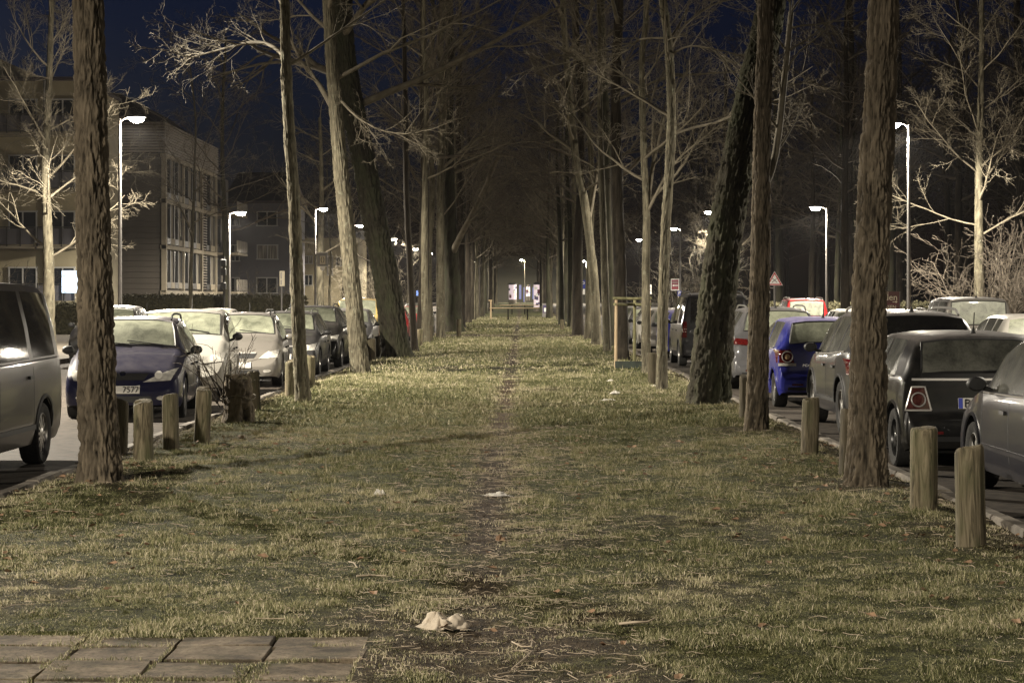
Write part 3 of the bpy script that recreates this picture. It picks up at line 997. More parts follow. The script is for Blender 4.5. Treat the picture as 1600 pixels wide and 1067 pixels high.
def pchip(xk, yk, x):
    xk, yk = np.asarray(xk, float), np.asarray(yk, float)
    h = np.diff(xk)
    dl = np.diff(yk) / h
    m_ = np.zeros(len(xk))
    for i in range(1, len(xk) - 1):
        if dl[i - 1] * dl[i] > 0:
            m_[i] = 2 * dl[i - 1] * dl[i] / (dl[i - 1] + dl[i])
    m_[0], m_[-1] = dl[0], dl[-1]
    i = np.clip(np.searchsorted(xk, x) - 1, 0, len(xk) - 2)
    t = (x - xk[i]) / h[i]
    return ((2 * t ** 3 - 3 * t ** 2 + 1) * yk[i] + (t ** 3 - 2 * t ** 2 + t) * h[i] * m_[i] + (-2 * t ** 3 + 3 * t ** 2) * yk[i + 1] + (t ** 3 - t ** 2) * h[i] * m_[i + 1])

TYPES = {
    # L, W, H, hood front z, cowl (s,z), windscreen top s, roof rear s, rear window bottom (s,z), belt z front/rear, wtop ratio, axles, wheel radius, side window breaks, floor
    'estate': dict(L=4.5, W=1.74, H=1.48, hz=.74, cw=(1.15, 1.0), ws=1.95, rr=4.1, rw=(4.42, 1.0), b=(.90, .96), wt=.70, ax=(.85, 3.45), wr=.31, win=[(1.45, 2.30), (2.38, 3.18), (3.26, 4.02)], fl=.19),
    'hatch': dict(L=4.05, W=1.70, H=1.46, hz=.70, cw=(1.0, 1.0), ws=1.75, rr=3.62, rw=(3.92, 1.0), b=(.90, .97), wt=.70, ax=(.80, 3.28), wr=.30, win=[(1.25, 2.12), (2.20, 2.90), (2.98, 3.45)], fl=.18),
    'polo': dict(L=3.9, W=1.66, H=1.46, hz=.70, cw=(0.95, 1.0), ws=1.65, rr=3.50, rw=(3.78, 1.02), b=(.90, .97), wt=.72, ax=(.78, 3.25), wr=.29, win=[(1.2, 2.10), (2.18, 3.15)], fl=.20),
    'mini': dict(L=3.7, W=1.70, H=1.40, hz=.74, cw=(1.05, 1.0), ws=1.5, rr=3.40, rw=(3.60, .96), b=(.92, .95), wt=.78, ax=(.65, 3.12), wr=.31, win=[(1.2, 2.35), (2.43, 3.10)], fl=.17),
    'suv': dict(L=4.4, W=1.84, H=1.60, hz=.85, cw=(1.15, 1.12), ws=1.85, rr=3.95, rw=(4.28, 1.12), b=(1.0, 1.08), wt=.70, ax=(.88, 3.5), wr=.35, win=[(1.42, 2.28), (2.36, 3.15), (3.23, 3.8)], fl=.24),
    'bus': dict(L=4.9, W=1.92, H=1.94, hz=.95, cw=(.75, 1.16), ws=1.45, rr=4.72, rw=(4.84, 1.12), b=(1.08, 1.12), wt=.80, ax=(.95, 3.92), wr=.33, win=[(1.0, 1.95), (2.08, 3.35), (3.5, 4.6)], fl=.24),
    'compact_van': dict(L=4.2, W=1.78, H=1.57, hz=.82, cw=(.95, 1.08), ws=1.6, rr=4.02, rw=(4.13, 1.05), b=(1.0, 1.05), wt=.80, ax=(.85, 3.45), wr=.31, win=[(1.2, 2.1), (2.2, 3.0), (3.12, 3.9)], fl=.20),
    'minivan': dict(L=4.35, W=1.79, H=1.82, hz=.85, cw=(.95, 1.12), ws=1.6, rr=4.16, rw=(4.27, 1.10), b=(1.0, 1.08), wt=.80, ax=(.85, 3.5), wr=.31, win=[(1.2, 2.1), (2.2, 3.0), (3.12, 4.0)], fl=.20),
}
LOFT = {}
def loft(ty):
    """body grid of a car type; local axes: x across, y forward, z up"""
    if ty in LOFT:
        return LOFT[ty]
    p = TYPES[ty]
    L, hw, H = p['L'], p['W'] / 2, p['H']
    hz, (cs_, cz), ws, rr, (rs, rz), (bf, bb), wt = p['hz'], p['cw'], p['ws'], p['rr'], p['rw'], p['b'], p['wt']
    boxy = 0.0 if rs < L - .1 else 1.0
    K = [ # s_low, s_top, zsh, ztop, wlow, wsh, wtop
        (0.0, 0.05, .43, .50, .62, .60, .46),
        (.05, .10, .50, .57, .82, .80, .62),
        (.15, .20, hz - .12, hz - .04, .93, .90, .72),
        (.40, .45, hz - .04, hz + .07, .97, .945, .80),
        ((.40 + cs_) / 2, (.45 + cs_) / 2, (hz + bf) / 2, (hz + .07 + cz) / 2 + .03, .98, .965, .84),
        (cs_, cs_, bf, cz, .98, .97, .85),
        ((cs_ + ws) / 2, (cs_ + ws) / 2, bf + .005, (cz + H) / 2 + .06, .985, .975, (.85 + wt) / 2 + .01),
        (ws, ws, bf + .01, H - .05, .985, .98, wt + .015),
        ((ws * 2 + rr) / 3, (ws * 2 + rr) / 3, bf * .7 + bb * .3, H - .005, .985, .985, wt + .01),
        ((ws + rr * 2) / 3, (ws + rr * 2) / 3, bf * .3 + bb * .7, H - .01, .985, .98, wt),
        (rr, rr, bb, H - .055, .975, .965, wt - .02),
        ((rr + rs) / 2 , (rr + rs) / 2 + .01, bb - .01, (H + rz) / 2 + .03, .965, .955, (wt + .80) / 2 - .01),
        (rs - .01, rs, rz - .05, rz, .955, .945, .80),
        (L - .10, L - .07, .70, .74, .95, .93, .80),
        (L - .035, L - .05, .56, .60, .93, .91, .78),
        (L, L - .01, .47, .51, .86, .84, .70),
    ]
    A = np.array(K)
    sub = 7
    u = np.linspace(0, len(K) - 1, (len(K) - 1) * sub + 1)
    C = np.stack([pchip(np.arange(len(K)), A[:, c], u) for c in range(7)], 1)
    sl, st, zsh, zt = C[:, 0], C[:, 1], C[:, 2], C[:, 3]
    wl, wsd, wtp = C[:, 4] * hw, C[:, 5] * hw, C[:, 6] * hw
    zb = np.full(len(u), p['fl'])
    zb = zb + .04 * sstep(.3, 0, sl) + .06 * sstep(L - .35, L, sl)
    Rw = p['wr'] + .055
    arch = np.zeros(len(u))
    for ax in p['ax']:
        d = np.abs(sl - ax)
        arch = np.maximum(arch, np.where(d < Rw, p['wr'] + np.sqrt(np.maximum(Rw ** 2 - d ** 2, 0)), 0))
    zb2 = np.minimum(np.maximum(zb, arch), zsh - .06)
    pts = []
    for f, bul in ((0, -.035), (.12, .0), (.35, .014), (.6, .018), (.82, .012), (1, 0)):
        z = zb2 + (zsh - zb2) * f
        fz = np.clip((z - zb) / (zsh - zb), 0, 1)
        w = wl + (wsd - wl) * fz + np.interp(fz, [0, .12, .35, .6, .82, 1], [-.035, 0, .014, .018, .012, 0])
        pts.append((w, sl, z))
    he = zt - zsh
    for f, g in ((.05, .0), (.45, .012), (.90, 0.0)):
        w = wsd + (wtp - wsd) * f + g * np.clip(he / .4, 0, 1)
        pts.append((w - .004, sl + (st - sl) * f, zsh + he * f))
    pts.append((wtp * .93, st, zt - .004 + 0 * he))
    cam_ = .014 + .02 * np.clip(he / .4, 0, 1)
    pts.append((wtp * .55, st, zt + cam_ * .8))
    pts.append((wtp * 0.0, st, zt + cam_))
    G = np.array(pts)                       # (n_sec, 3, n_st)
    ns, nst = G.shape[0], G.shape[2]
    V = np.zeros((nst, 2 * ns - 1, 3))
    for i in range(ns):
        V[:, i, 0], V[:, i, 1], V[:, i, 2] = -G[i, 0], L / 2 - G[i, 1], G[i, 2]
        V[:, 2 * ns - 2 - i, 0], V[:, 2 * ns - 2 - i, 1], V[:, 2 * ns - 2 - i, 2] = G[i, 0], L / 2 - G[i, 1], G[i, 2]
    W_ = 2 * ns - 1
    idx = lambda a, b: a * W_ + b
    faces = {'body': [], 'windscreen': [], 'rear_window': [], 'under': []}
    for k in range(len(p['win'])):
        faces['sl%d' % k] = []
        faces['sr%d' % k] = []
    iw0, iw1 = 6, 8
    s_top_mid = (st[:-1] + st[1:]) / 2
    ki = u
    for a in range(nst - 1):
        um = (ki[a] + ki[a + 1]) / 2
        for b in range(W_ - 1):
            fc = (idx(a, b), idx(a, b + 1), idx(a + 1, b + 1), idx(a + 1, b))
            bb_ = b if b < ns - 1 else W_ - 2 - b
            key = 'body'
            if bb_ >= 9 and 5.25 < um < 6.85:
                key = 'windscreen'
            elif bb_ >= 9 and 10.3 < um < 11.85:
                key = 'rear_window'
            elif iw0 <= bb_ < iw1 and 5 < um < 11:
                for k, (s0, s1) in enumerate(p['win']):
                    if s0 < s_top_mid[a] < s1:
                        key = ('sl%d' if b < ns - 1 else 'sr%d') % k
            faces[key].append(fc)
        faces['under'].append((idx(a, 0), idx(a + 1, 0), idx(a + 1, W_ - 1), idx(a, W_ - 1)))
    for b in range(ns - 1):
        q = W_ - 1 - b
        f0 = (idx(0, b), idx(0, q), idx(0, q - 1), idx(0, b + 1))
        e = nst - 1
        f1 = (idx(e, b), idx(e, b + 1), idx(e, q - 1), idx(e, q))
        if b == ns - 2:
            f0, f1 = (idx(0, b), idx(0, q), idx(0, b + 1)), (idx(e, b), idx(e, b + 1), idx(e, q))
        faces['body'].append(f0)
        faces['body'].append(f1)
    VV = [tuple(q) for q in V.reshape(-1, 3)]
    allf = [f for k, fs in faces.items() if k != 'under' for f in fs]
    bvh = BVHTree.FromPolygons(VV, allf)
    LOFT[ty] = (VV, faces, bvh, V, ns)
    return LOFT[ty]

def submesh(VV, fs):
    used = sorted({i for f in fs for i in f})
    mp = {o: i for i, o in enumerate(used)}
    mb = MB()
    mb.add([VV[i] for i in used], [tuple(mp[i] for i in f) for f in fs])
    return mb

def patch(ty, face, quad, off=0.006, nu=8, nv=6, shape='quad', skirt=0.03):
    """project a quad drawn in front / rear / side view on to the body; quad corners bl, br, tr, tl"""
    VV, faces, bvh, V, ns = loft(ty)
    L = TYPES[ty]['L']
    P = {}
    q = [Vector(c) for c in quad]
    for j in range(nv + 1):
        for i in range(nu + 1):
            u, v = i / nu, j / nv
            if shape == 'round':
                a, b = 2 * u - 1, 2 * v - 1
                a2, b2 = a * math.sqrt(1 - b * b / 2), b * math.sqrt(1 - a * a / 2)
                u, v = (a2 + 1) / 2, (b2 + 1) / 2
            c = q[0] * (1 - u) * (1 - v) + q[1] * u * (1 - v) + q[2] * u * v + q[3] * (1 - u) * v
            if face == 'front':
                o_, d_ = Vector((c.x, L, c.y)), Vector((0, -1, 0))
            elif face == 'rear':
                o_, d_ = Vector((c.x, -L, c.y)), Vector((0, 1, 0))
            elif face == 'left':
                o_, d_ = Vector((-3, c.x, c.y)), Vector((1, 0, 0))
            else:
                o_, d_ = Vector((3, c.x, c.y)), Vector((-1, 0, 0))
            h = bvh.ray_cast(o_, d_)
            if h[0] is None:
                continue
            n = h[1]
            if n.dot(d_) > 0:
                n = -n
            P[(i, j)] = (h[0] + n * off, h[0] - n * skirt)
    mb = MB()
    ids = {}
    for k, (a, b) in P.items():
        ids[k] = len(mb.v)
        mb.v.append(tuple(a))
    edge = {}
    for j in range(nv):
        for i in range(nu):
            ks = [(i, j), (i + 1, j), (i + 1, j + 1), (i, j + 1)]
            if all(k in P for k in ks):
                mb.f.append(tuple(ids[k] for k in ks))
                for a, b in zip(ks, ks[1:] + ks[:1]):
                    if (b, a) in edge:
                        del edge[(b, a)]
                    else:
                        edge[(a, b)] = 1
    low = {}
    for (a, b) in list(edge):
        for k in (a, b):
            if k not in low:
                low[k] = len(mb.v)
                mb.v.append(tuple(P[k][1]))
        mb.f.append((ids[a], ids[b], low[b], low[a]))
    return mb

WHEELS = {}
def wheel_meshes(r, style):
    if (r, style) in WHEELS:
        return WHEELS[(r, style)]
    w = 0.105
    ri = r * 0.66
    t_ = MB()
    t_.lathe([(ri, w * .8), (r * .80, w), (r * .93, w), (r * .985, w * .82), (r, w * .45), (r, -w * .45), (r * .985, -w * .82), (r * .93, -w), (r * .80, -w), (ri, -w * .8)], 36, 'x')
    m_ = MB()
    m_.lathe([(ri * 1.01, w * .78), (ri * .96, w * .86), (ri * .90, w * .66), (ri * .88, 0), (ri * .88, -w * .6)], 30, 'x')
    m_.lathe([(ri * .9, w * .1), (.001, w * .1)], 24, 'x')
    n = {'spoke5': 5, 'spoke7': 7, 'cover': 9, 'steel': 12}[style]
    m_.lathe([(ri * .26, w * .2), (ri * .26, w * .72), (ri * .18, w * .8), (.001, w * .82)], 20, 'x')
    for k in range(n):
        a = 2 * math.pi * k / n
        hwid = {5: .13, 7: .085, 9: .10, 12: .07}[n] * ri * 1.1
        ca, sa = math.cos(a), math.sin(a)
        vs = []
        for (rad, xw, hh) in ((ri * .2, w * .74, hwid), (ri * .93, w * .66, hwid * .75)):
            for (dx, dh) in ((0, -1), (0, 1), (-w * .4, 1), (-w * .4, -1)):
                vs.append((xw + dx, rad * ca - dh * hh * sa, rad * sa + dh * hh * ca))
        m_.add(vs, [(0, 1, 5, 4), (1, 2, 6, 5), (2, 3, 7, 6), (3, 0, 4, 7)])
    WHEELS[(r, style)] = (t_.mesh('wheel', 'tyre', 35), m_)
    return WHEELS[(r, style)]

CARN = [0]
def car(ty, pm, loc, rz, label, name, front=None, rear=None, glass='glass_frost', sglass='glass_misty', rglass=None, wheels='cover', wmat='alloy', group='parked cars',
        rails=None, mirror='car_plastic', handles='car_plastic', antenna=True, seams=True, lite=False, trim=None, cat='car'):
    p = TYPES[ty]
    L, hw = p['L'], p['W'] / 2
    VV, faces, bvh, V, ns = loft(ty)
    root = empty(name, loc, rz)
    submesh(VV, faces['body']).build('body', pm, root, 38)
    submesh(VV, faces['under']).build('underbody', 'underbody', root)
    submesh(VV, faces['windscreen']).build('windscreen', glass, root, 40)
    submesh(VV, faces['rear_window']).build('rear_window', rglass or glass, root, 40)
    for k in range(len(p['win'])):
        for s in 'lr':
            if faces['s%s%d' % (s, k)]:
                submesh(VV, faces['s%s%d' % (s, k)]).build('side_window', sglass, root, 40)
    tm, rmb = wheel_meshes(p['wr'], wheels)
    rim = rmb.mesh('rim', wmat, 35)
    for ax in p['ax']:
        for s in (-1, 1):
            w = link('wheel', tm, root, (s * (hw - .115), L / 2 - ax, p['wr']), (0, 0, 0 if s > 0 else math.pi))
            link('rim', rim, w)
    # mirrors
    cs_, cz = p['cw']
    for s in (-1, 1):
        mb = MB()
        mb.lathe([(.001, .075), (.045, .068), (.072, .038), (.076, 0), (.06, -.03), (.001, -.034)], 14)
        mb.v = [(s * (hw + .10) + v[0] * 1.25, L / 2 - cs_ - .42 - v[2] * .9 * -1, p['b'][0] + .10 + v[1] * .9) for v in mb.v]
        mb.tube([(s * (hw - .06), L / 2 - cs_ - .40, p['b'][0] + .03), (s * (hw + .06), L / 2 - cs_ - .41, p['b'][0] + .07)], .022, 6)
        mb.build('mirror', mirror, root, 50)
    B = lambda nm, m_, face, quad, par=None, **kw: patch(ty, face, quad, **kw).build(nm, m_, par or root, 40)
    if front:
        fz = p['hz']
        hq = front.get('hq', [(hw * .46, fz - .17), (hw * .90, fz - .13), (hw * .93, fz + .02), (hw * .62, fz - .05)])
        for s in (-1, 1):
            hl = B('headlight', 'headlight', 'front', [(s * c[0], c[1]) for c in hq], nu=10, nv=6, off=.008)
            if not lite:
                cx_ = s * (hq[0][0] * .45 + hq[1][0] * .55)
                cz_ = (hq[0][1] + hq[2][1]) / 2
                B('reflector', 'plate_white', 'front', [(cx_ - .055, cz_ - .055), (cx_ + .055, cz_ - .055), (cx_ + .055, cz_ + .055), (cx_ - .055, cz_ + .055)], hl, shape='round', off=.011)
            if front.get('fog', True):
                B('fog_light', 'headlight', 'front', [(s * hw * .58, .30), (s * hw * .76, .31), (s * hw * .76, .37), (s * hw * .58, .365)], shape='round', off=.006)
        B('grille', 'car_plastic', 'front', [(-hw * .36, fz - .15), (hw * .36, fz - .15), (hw * .43, fz - .055), (-hw * .43, fz - .055)], off=.006)
        if front.get('chrome'):
            B('grille_trim', 'bright_trim', 'front', [(-hw * .40, fz - .06), (hw * .40, fz - .06), (hw * .42, fz - .035), (-hw * .42, fz - .035)], off=.010)
        B('air_intake', 'car_plastic', 'front', [(-hw * .52, .27), (hw * .52, .27), (hw * .48, .36), (-hw * .48, .36)], off=.004)
        B('emblem', 'chrome', 'front', [(-.045, fz - .10), (.045, fz - .10), (.045, fz - .03), (-.045, fz - .03)], shape='round', off=.012)
        pl = B('number_plate', 'plate_white', 'front', [(-.26, .40), (.26, .40), (.26, .51), (-.26, .51)], off=.02)
        hcar = max((bvh.ray_cast(Vector((0, L, z_)), Vector((0, -1, 0)))[0] for z_ in (.405, .43, .455, .48, .505)), key=lambda q_: q_.y)
        if front.get('plate'):
            text(front['plate'], .125, 'ink', pl, (-.25, hcar.y + .026, .455), (R(90), 0, R(180)), align='RIGHT', sx=.95)
        # wipers
        if not lite:
            for (xa, xb) in ((-.50, .05), (.02, .52)):
                pa, pb = [bvh.ray_cast(Vector((x_, L / 2 - cs_ - .10 - dy, 3)), Vector((0, 0, -1)))[0] for x_, dy in ((xa, .0), (xb, .06))]
                mb = MB()
                mb.tube([pa + Vector((0, 0, .015)), pb + Vector((0, 0, .018))], .009, 5)
                mb.build('wiper', 'car_plastic', root)
    if rear:
        for s in (-1, 1):
            sh = rear.get('shape', 'quad')
            tq = rear.get('tq', [(hw * .66, .70), (hw * .97, .70), (hw * .97, .90), (hw * .70, .88)])
            tl = B('taillight', rear.get('tm', 'taillight'), 'rear', [(s * c[0], c[1]) for c in tq], shape=sh, nu=10, nv=8, off=.012)
            if rear.get('ring'):
                cx_, cz_, r_ = rear['ring']
                pr = [bvh.ray_cast(Vector((s * (cx_ + r_ * math.cos(a)), -L, cz_ + r_ * math.sin(a))), Vector((0, 1, 0)))[0] for a in np.linspace(0, 2 * math.pi, 25)]
                mb = MB()
                mb.tube([q_ + Vector((0, -.018, 0)) for q_ in pr if q_], .009, 6)
                mb.build('lamp_ring', 'alloy', tl, 40)
                B('lamp_bulb', 'taillight_dull' if rear.get('frame') else 'indicator', 'rear', [(s * cx_ - r_ * .5, cz_ - r_ * .5), (s * cx_ + r_ * .5, cz_ - r_ * .5), (s * cx_ + r_ * .5, cz_ + r_ * .5), (s * cx_ - r_ * .5, cz_ + r_ * .5)], tl, shape='round', off=.018)
            if rear.get('frame') and s:
                q4 = rear['frame']
                pr = []
                for (a, b) in zip(q4, q4[1:] + q4[:1]):
                    for e in range(5):
                        c = (a[0] + (b[0] - a[0]) * e / 5, a[1] + (b[1] - a[1]) * e / 5)
                        h = bvh.ray_cast(Vector((s * c[0], -L, c[1])), Vector((0, 1, 0)))[0]
                        if h:
                            pr.append(h + Vector((0, -.012, 0)))
                mb = MB()
                mb.tube(pr + pr[:1], .011, 6)
                mb.build('lamp_ring', 'bright_trim', tl, 40)
            if rear.get('white'):
                q4 = rear['white']
                B('reversing_light', 'headlight', 'rear', [(s * c[0], c[1]) for c in q4], off=.012)
        pz = rear.get('pz', .62)
        px0 = rear.get('px', 0.0)
        pl = B('number_plate', 'plate_white', 'rear', [(px0 - .26, pz - .055), (px0 + .26, pz - .055), (px0 + .26, pz + .055), (px0 - .26, pz + .055)], off=.016)
        B('plate_band', 'plate_blue', 'rear', [(px0 - .258, pz - .053), (px0 - .215, pz - .053), (px0 - .215, pz + .053), (px0 - .258, pz + .053)], pl, off=.019, nu=2, nv=2)
        if rear.get('plate'):
            hcar = min((bvh.ray_cast(Vector((px0 - .1, -L, pz + dz_)), Vector((0, 1, 0)))[0] for dz_ in (-.05, -.025, 0, .025, .05)), key=lambda q_: q_.y)
            text(rear['plate'], .125, 'ink', pl, (px0 - .205, hcar.y - .024, pz), (R(90), 0, 0), align='LEFT')
        if rear.get('word'):
            ws_, wx, wz = rear['word']
            hcar = bvh.ray_cast(Vector((wx, -L, wz)), Vector((0, 1, 0)))[0]
            text(ws_, .06, 'chrome', root, (wx, hcar.y - .016, wz), (R(85), 0, 0), align='LEFT', sx=1.3)
        B('bumper_strip', 'car_plastic', 'rear', [(-hw * .8, .30), (hw * .8, .30), (hw * .8, .35), (-hw * .8, .35)], off=.006)
        if rear.get('bar'):
            B('tailgate_trim', 'bright_trim', 'rear', [(-hw * .86, rear['bar']), (hw * .86, rear['bar']), (hw * .86, rear['bar'] + .022), (-hw * .86, rear['bar'] + .022)], off=.008, nu=20, nv=1)
        B('emblem', 'chrome', 'rear', [(-.05, rear.get('ez', .82) - .03), (.05, rear.get('ez', .82) - .03), (.05, rear.get('ez', .82) + .03), (-.05, rear.get('ez', .82) + .03)], shape='round', off=.012)
        for s in (-1, 1):
            B('reflector', 'taillight', 'rear', [(s * hw * .5, .375), (s * hw * .72, .375), (s * hw * .72, .405), (s * hw * .5, .405)], off=.006, nv=2)
        # rear wiper
        rs, rz_ = p['rw']
        h0 = bvh.ray_cast(Vector((0, -L, rz_ + .06)), Vector((0, 1, 0)))[0]
        h1 = bvh.ray_cast(Vector((.34, -L, rz_ + .08)), Vector((0, 1, 0)))[0]
        if h0 and h1 and not lite:
            mb = MB()
            mb.tube([h0 + Vector((0, -.03, 0)), h1 + Vector((0, -.03, 0))], .010, 5)
            mb.build('wiper', 'car_plastic', root)
    if seams and not lite:
        for s, nm in ((-1, 'left'), (1, 'right')):
            ss = [cs_ + .12] + [(a[1] + b[0]) / 2 for a, b in zip(p['win'], p['win'][1:])][:2]
            for s_ in ss:
                y_ = L / 2 - s_
                B('door_seam', 'ink', nm, [(y_ - .005, p['fl'] + .14), (y_ + .005, p['fl'] + .14), (y_ + .005, p['b'][0] - .02), (y_ - .005, p['b'][0] - .02)], off=.0015, nu=1, nv=12, skirt=.004)
            for s_ in ss[1:]:
                y_ = L / 2 - s_ + .17
                z_ = p['b'][0] - .13
                B('door_handle', handles, nm, [(y_ - .09, z_ - .016), (y_ + .09, z_ - .016), (y_ + .09, z_ + .016), (y_ - .09, z_ + .016)], off=.028, nu=6, nv=3)
            B('side_trim', trim or pm, nm, [(L / 2 - p['ax'][1] + .42, .40), (L / 2 - p['ax'][0] - .42, .40), (L / 2 - p['ax'][0] - .42, .45), (L / 2 - p['ax'][1] + .42, .45)], off=.012, nu=10, nv=2)
            # wheel arch lips
            for ax in p['ax']:
                pr = []
                for a in np.linspace(R(8), R(172), 17):
                    c = (L / 2 - ax + (p['wr'] + .075) * math.cos(a), p['wr'] + (p['wr'] + .075) * math.sin(a))
                    h = bvh.ray_cast(Vector((s * 3, c[0], c[1])), Vector((-s, 0, 0)))[0]
                    if h:
                        pr.append(h)
                if len(pr) > 3:
                    mb = MB()
                    mb.tube(pr, .022 if trim else .016, 6)
                    mb.build('wheel_arch', trim or pm, root, 50)
    # black seals round both screens
    if not lite:
        st0 = V.shape[0] // 1
        for (u0, u1, nm) in ((5.25, 6.9, 'windscreen_seal'), (10.25, 11.9, 'rear_window_seal')):
            a0, a1 = int(math.ceil(u0 * 7)), int(u1 * 7)
            loop = [Vector(V[a, 9]) for a in range(a0, a1 + 1)] + [Vector(V[a1, b]) for b in range(10, 2 * ns - 2 - 9)] + [Vector(V[a, 2 * ns - 2 - 9]) for a in range(a1, a0 - 1, -1)] + [Vector(V[a0, b]) for b in range(2 * ns - 2 - 10, 9, -1)]
            mb = MB()
            mb.tube(loop + loop[:1], .013, 5, False)
            mb.build(nm, 'car_plastic', root, 60)
    # belt chrome / seal strip under the side windows
    if not lite:
        for s in (0, 1):
            col = 5 if s == 0 else 2 * ns - 2 - 5
            w0, w1 = p['win'][0][0], p['win'][-1][1]
            pr = [Vector(V[a, col]) for a in range(V.shape[0]) if L / 2 - w1 - .05 < V[a, col, 1] < L / 2 - w0 + .15]
            mb = MB()
            mb.tube([q + Vector(((-.006 if s == 0 else .006), 0, 0.012)) for q in pr], .009, 5)
            mb.build('window_trim', 'bright_trim' if rails != 'none' else 'car_plastic', root, 50)
    if rails in ('black', 'silver'):
        rm = 'car_plastic' if rails == 'black' else 'alloy'
        for s in (-1, 1):
            pr = []
            for q in range(15):
                f = q / 14
                s_ = p['ws'] + .12 + (p['rr'] - p['ws'] - .2) * f
                h = bvh.ray_cast(Vector((s * hw * p['wt'] * .90, L / 2 - s_, 4)), Vector((0, 0, -1)))[0]
                if h:
                    pr.append(h + Vector((0, 0, .012 + .055 * min(1, math.sin(math.pi * f) * 4))))
            mb = MB()
            mb.tube(pr, .017, 6)
            mb.build('roof_rail', rm, root, 50)
    if antenna and not lite:
        s_ = p['rr'] - .25
        h = bvh.ray_cast(Vector((0, L / 2 - s_, 4)), Vector((0, 0, -1)))[0]
        mb = MB()
        mb.tube([h, h + Vector((0, -.01, .03)), h + Vector((0, -.03, .06))], [.035, .02, .01], 8)
        mb.tube([h + Vector((0, -.03, .05)), h + Vector((0, -.07, .22))], .006, 5)
        mb.build('antenna', 'car_plastic', root, 50)
    tag(root, label, cat, group)
    return root

ZS = -0.15
PI = math.pi
def place_front(ty, x_in, y_front, rot=0.0):
    """left row: nose towards the camera, inner side at x_in"""
    p = TYPES[ty]
    return (x_in - p['W'] / 2, y_front + p['L'] / 2, ZS), PI + R(rot)
def place_rear(ty, x_in, y_rear, rot=0.0):
    p = TYPES[ty]
    return (x_in + p['W'] / 2, y_rear + p['L'] / 2, ZS), R(rot)

# left row
car('bus', 'paint_van', *place_front('bus', -5.12, 18.1, 0.0), 'big grey brown van cut by the left picture edge', 'parked_van', front={}, sglass='glass_dark', wheels='steel', rails='none', cat='van', trim='car_plastic')
car('estate', 'paint_darkblue', *place_front('estate', -5.15, 29.8, 5.0), 'dark blue car with frosted windscreen behind the thick left trunk', 'parked_car',
    front=dict(plate='7577', hq=[(.30, .56), (.70, .585), (.79, .76), (.60, .70)]), rails='black')
car('compact_van', 'paint_white', *place_front('compact_van', -5.3, 35.6, 5.0), 'white compact van behind the stump and dark blue car', 'parked_van', front=dict(plate=None), sglass='glass_dark', cat='van')
car('estate', 'paint_silver', *place_front('estate', -5.0, 41.2, 4.0), 'silver estate car with big headlights between white van and slender trunk', 'parked_car', front=dict(chrome=True), rails='black', mirror='paint_silver')
car('estate', 'paint_anthracite', *place_front('estate', -4.75, 47.3, 1.0), 'dark grey estate car right of the slender dark trunk', 'parked_car', front=dict(chrome=True), rails='silver')
car('suv', 'paint_black', *place_front('suv', -4.72, 53.0, 0.5), 'black tall car behind the dark grey estate', 'parked_car', front=dict(chrome=True), rails='black')
car('hatch', 'paint_white', *place_front('hatch', -4.72, 58.6, 0.5), 'white hatchback seen left of the pale leaning trunk', 'parked_car', front={}, sglass='glass_dark')
car('estate', 'paint_grey', *place_front('estate', -4.8, 65.2, 0.5), 'grey estate car hidden behind the pale leaning trunk', 'parked_car', front={}, lite=True)
car('minivan', 'paint_yellow', *place_front('minivan', -5.4, 77, 1.5), 'yellow beige van between the pale trunk and the massive mossy tree', 'parked_van', front={}, lite=True, cat='van')
car('hatch', 'paint_red', *place_front('hatch', -4.9, 88, 1.0), 'red car behind the thin dark straight trunk', 'parked_car', front={}, lite=True)
car('hatch', 'paint_red', *place_front('hatch', -4.9, 106, 1.0), 'second red car further along the left row of parked cars', 'parked_car', front={}, lite=True)
car('suv', 'paint_black', *place_front('suv', -4.9, 112.5, 1.0), 'black car parked behind both red cars', 'parked_car', front={}, lite=True)
# across the left street
car('suv', 'paint_black', *place_front('suv', -10.3, 54, 3.0), 'dark tall car with frosted roof across the left street', 'parked_car', front={}, rails='none', group='cars across the streets')
car('hatch', 'paint_silver', *place_front('hatch', -10.2, 72, 1.0), 'silver hatchback across the left street behind the row', 'parked_car', front={}, lite=True, group='cars across the streets')
car('bus', 'paint_white', *place_front('bus', -9.6, 128, 0.0), 'white high van across the left street by the pale leaning trunk', 'parked_van', front={}, lite=True, cat='van', group='cars across the streets')
# right row
car('estate', 'paint_slate', *place_rear('estate', 4.22, 15.6, 0.0), 'slate blue dark car cut by the right picture edge', 'parked_car', rear={}, sglass='glass_misty', wheels='spoke5', mirror='car_plastic')
mini_fr = [(.54, .62), (.80, .62), (.735, .86), (.60, .86)]
car('mini', 'paint_black', *place_rear('mini', 3.92, 21.1, 0.0), 'black hatchback with chrome framed tail light behind two bollards', 'parked_car', glass='glass_misty', rglass='glass_misty',
    rear=dict(tm='taillight_dull', tq=[(.55, .63), (.79, .63), (.73, .85), (.61, .85)], frame=mini_fr, ring=(.67, .73, .07), plate='BH', pz=.69, bar=.925, ez=.87), wheels='spoke5', wmat='black_alloy', handles='chrome')
car('suv', 'paint_anthracite', *place_rear('suv', 4.18, 26.1, 0.0), 'dark grey car with pale window trim behind the thick right trunk', 'parked_car', glass='glass_dark',
    rear=dict(tq=[(.66, .78), (.90, .80), (.90, 1.0), (.70, .98)]), wheels='spoke7', rails='silver', trim='car_plastic', sglass='glass_misty')
car('polo', 'paint_blue', *place_rear('polo', 4.15, 33.2, 0.0), 'bright blue hatchback with round tail lamps', 'parked_car',
    rear=dict(tq=[(.55, .74), (.81, .74), (.81, .95), (.60, .95)], ring=(.66, .84, .085), white=[(.52, .69), (.80, .69), (.80, .735), (.52, .735)], word=('POLO', -.42, .70), ez=.80), wheels='cover')
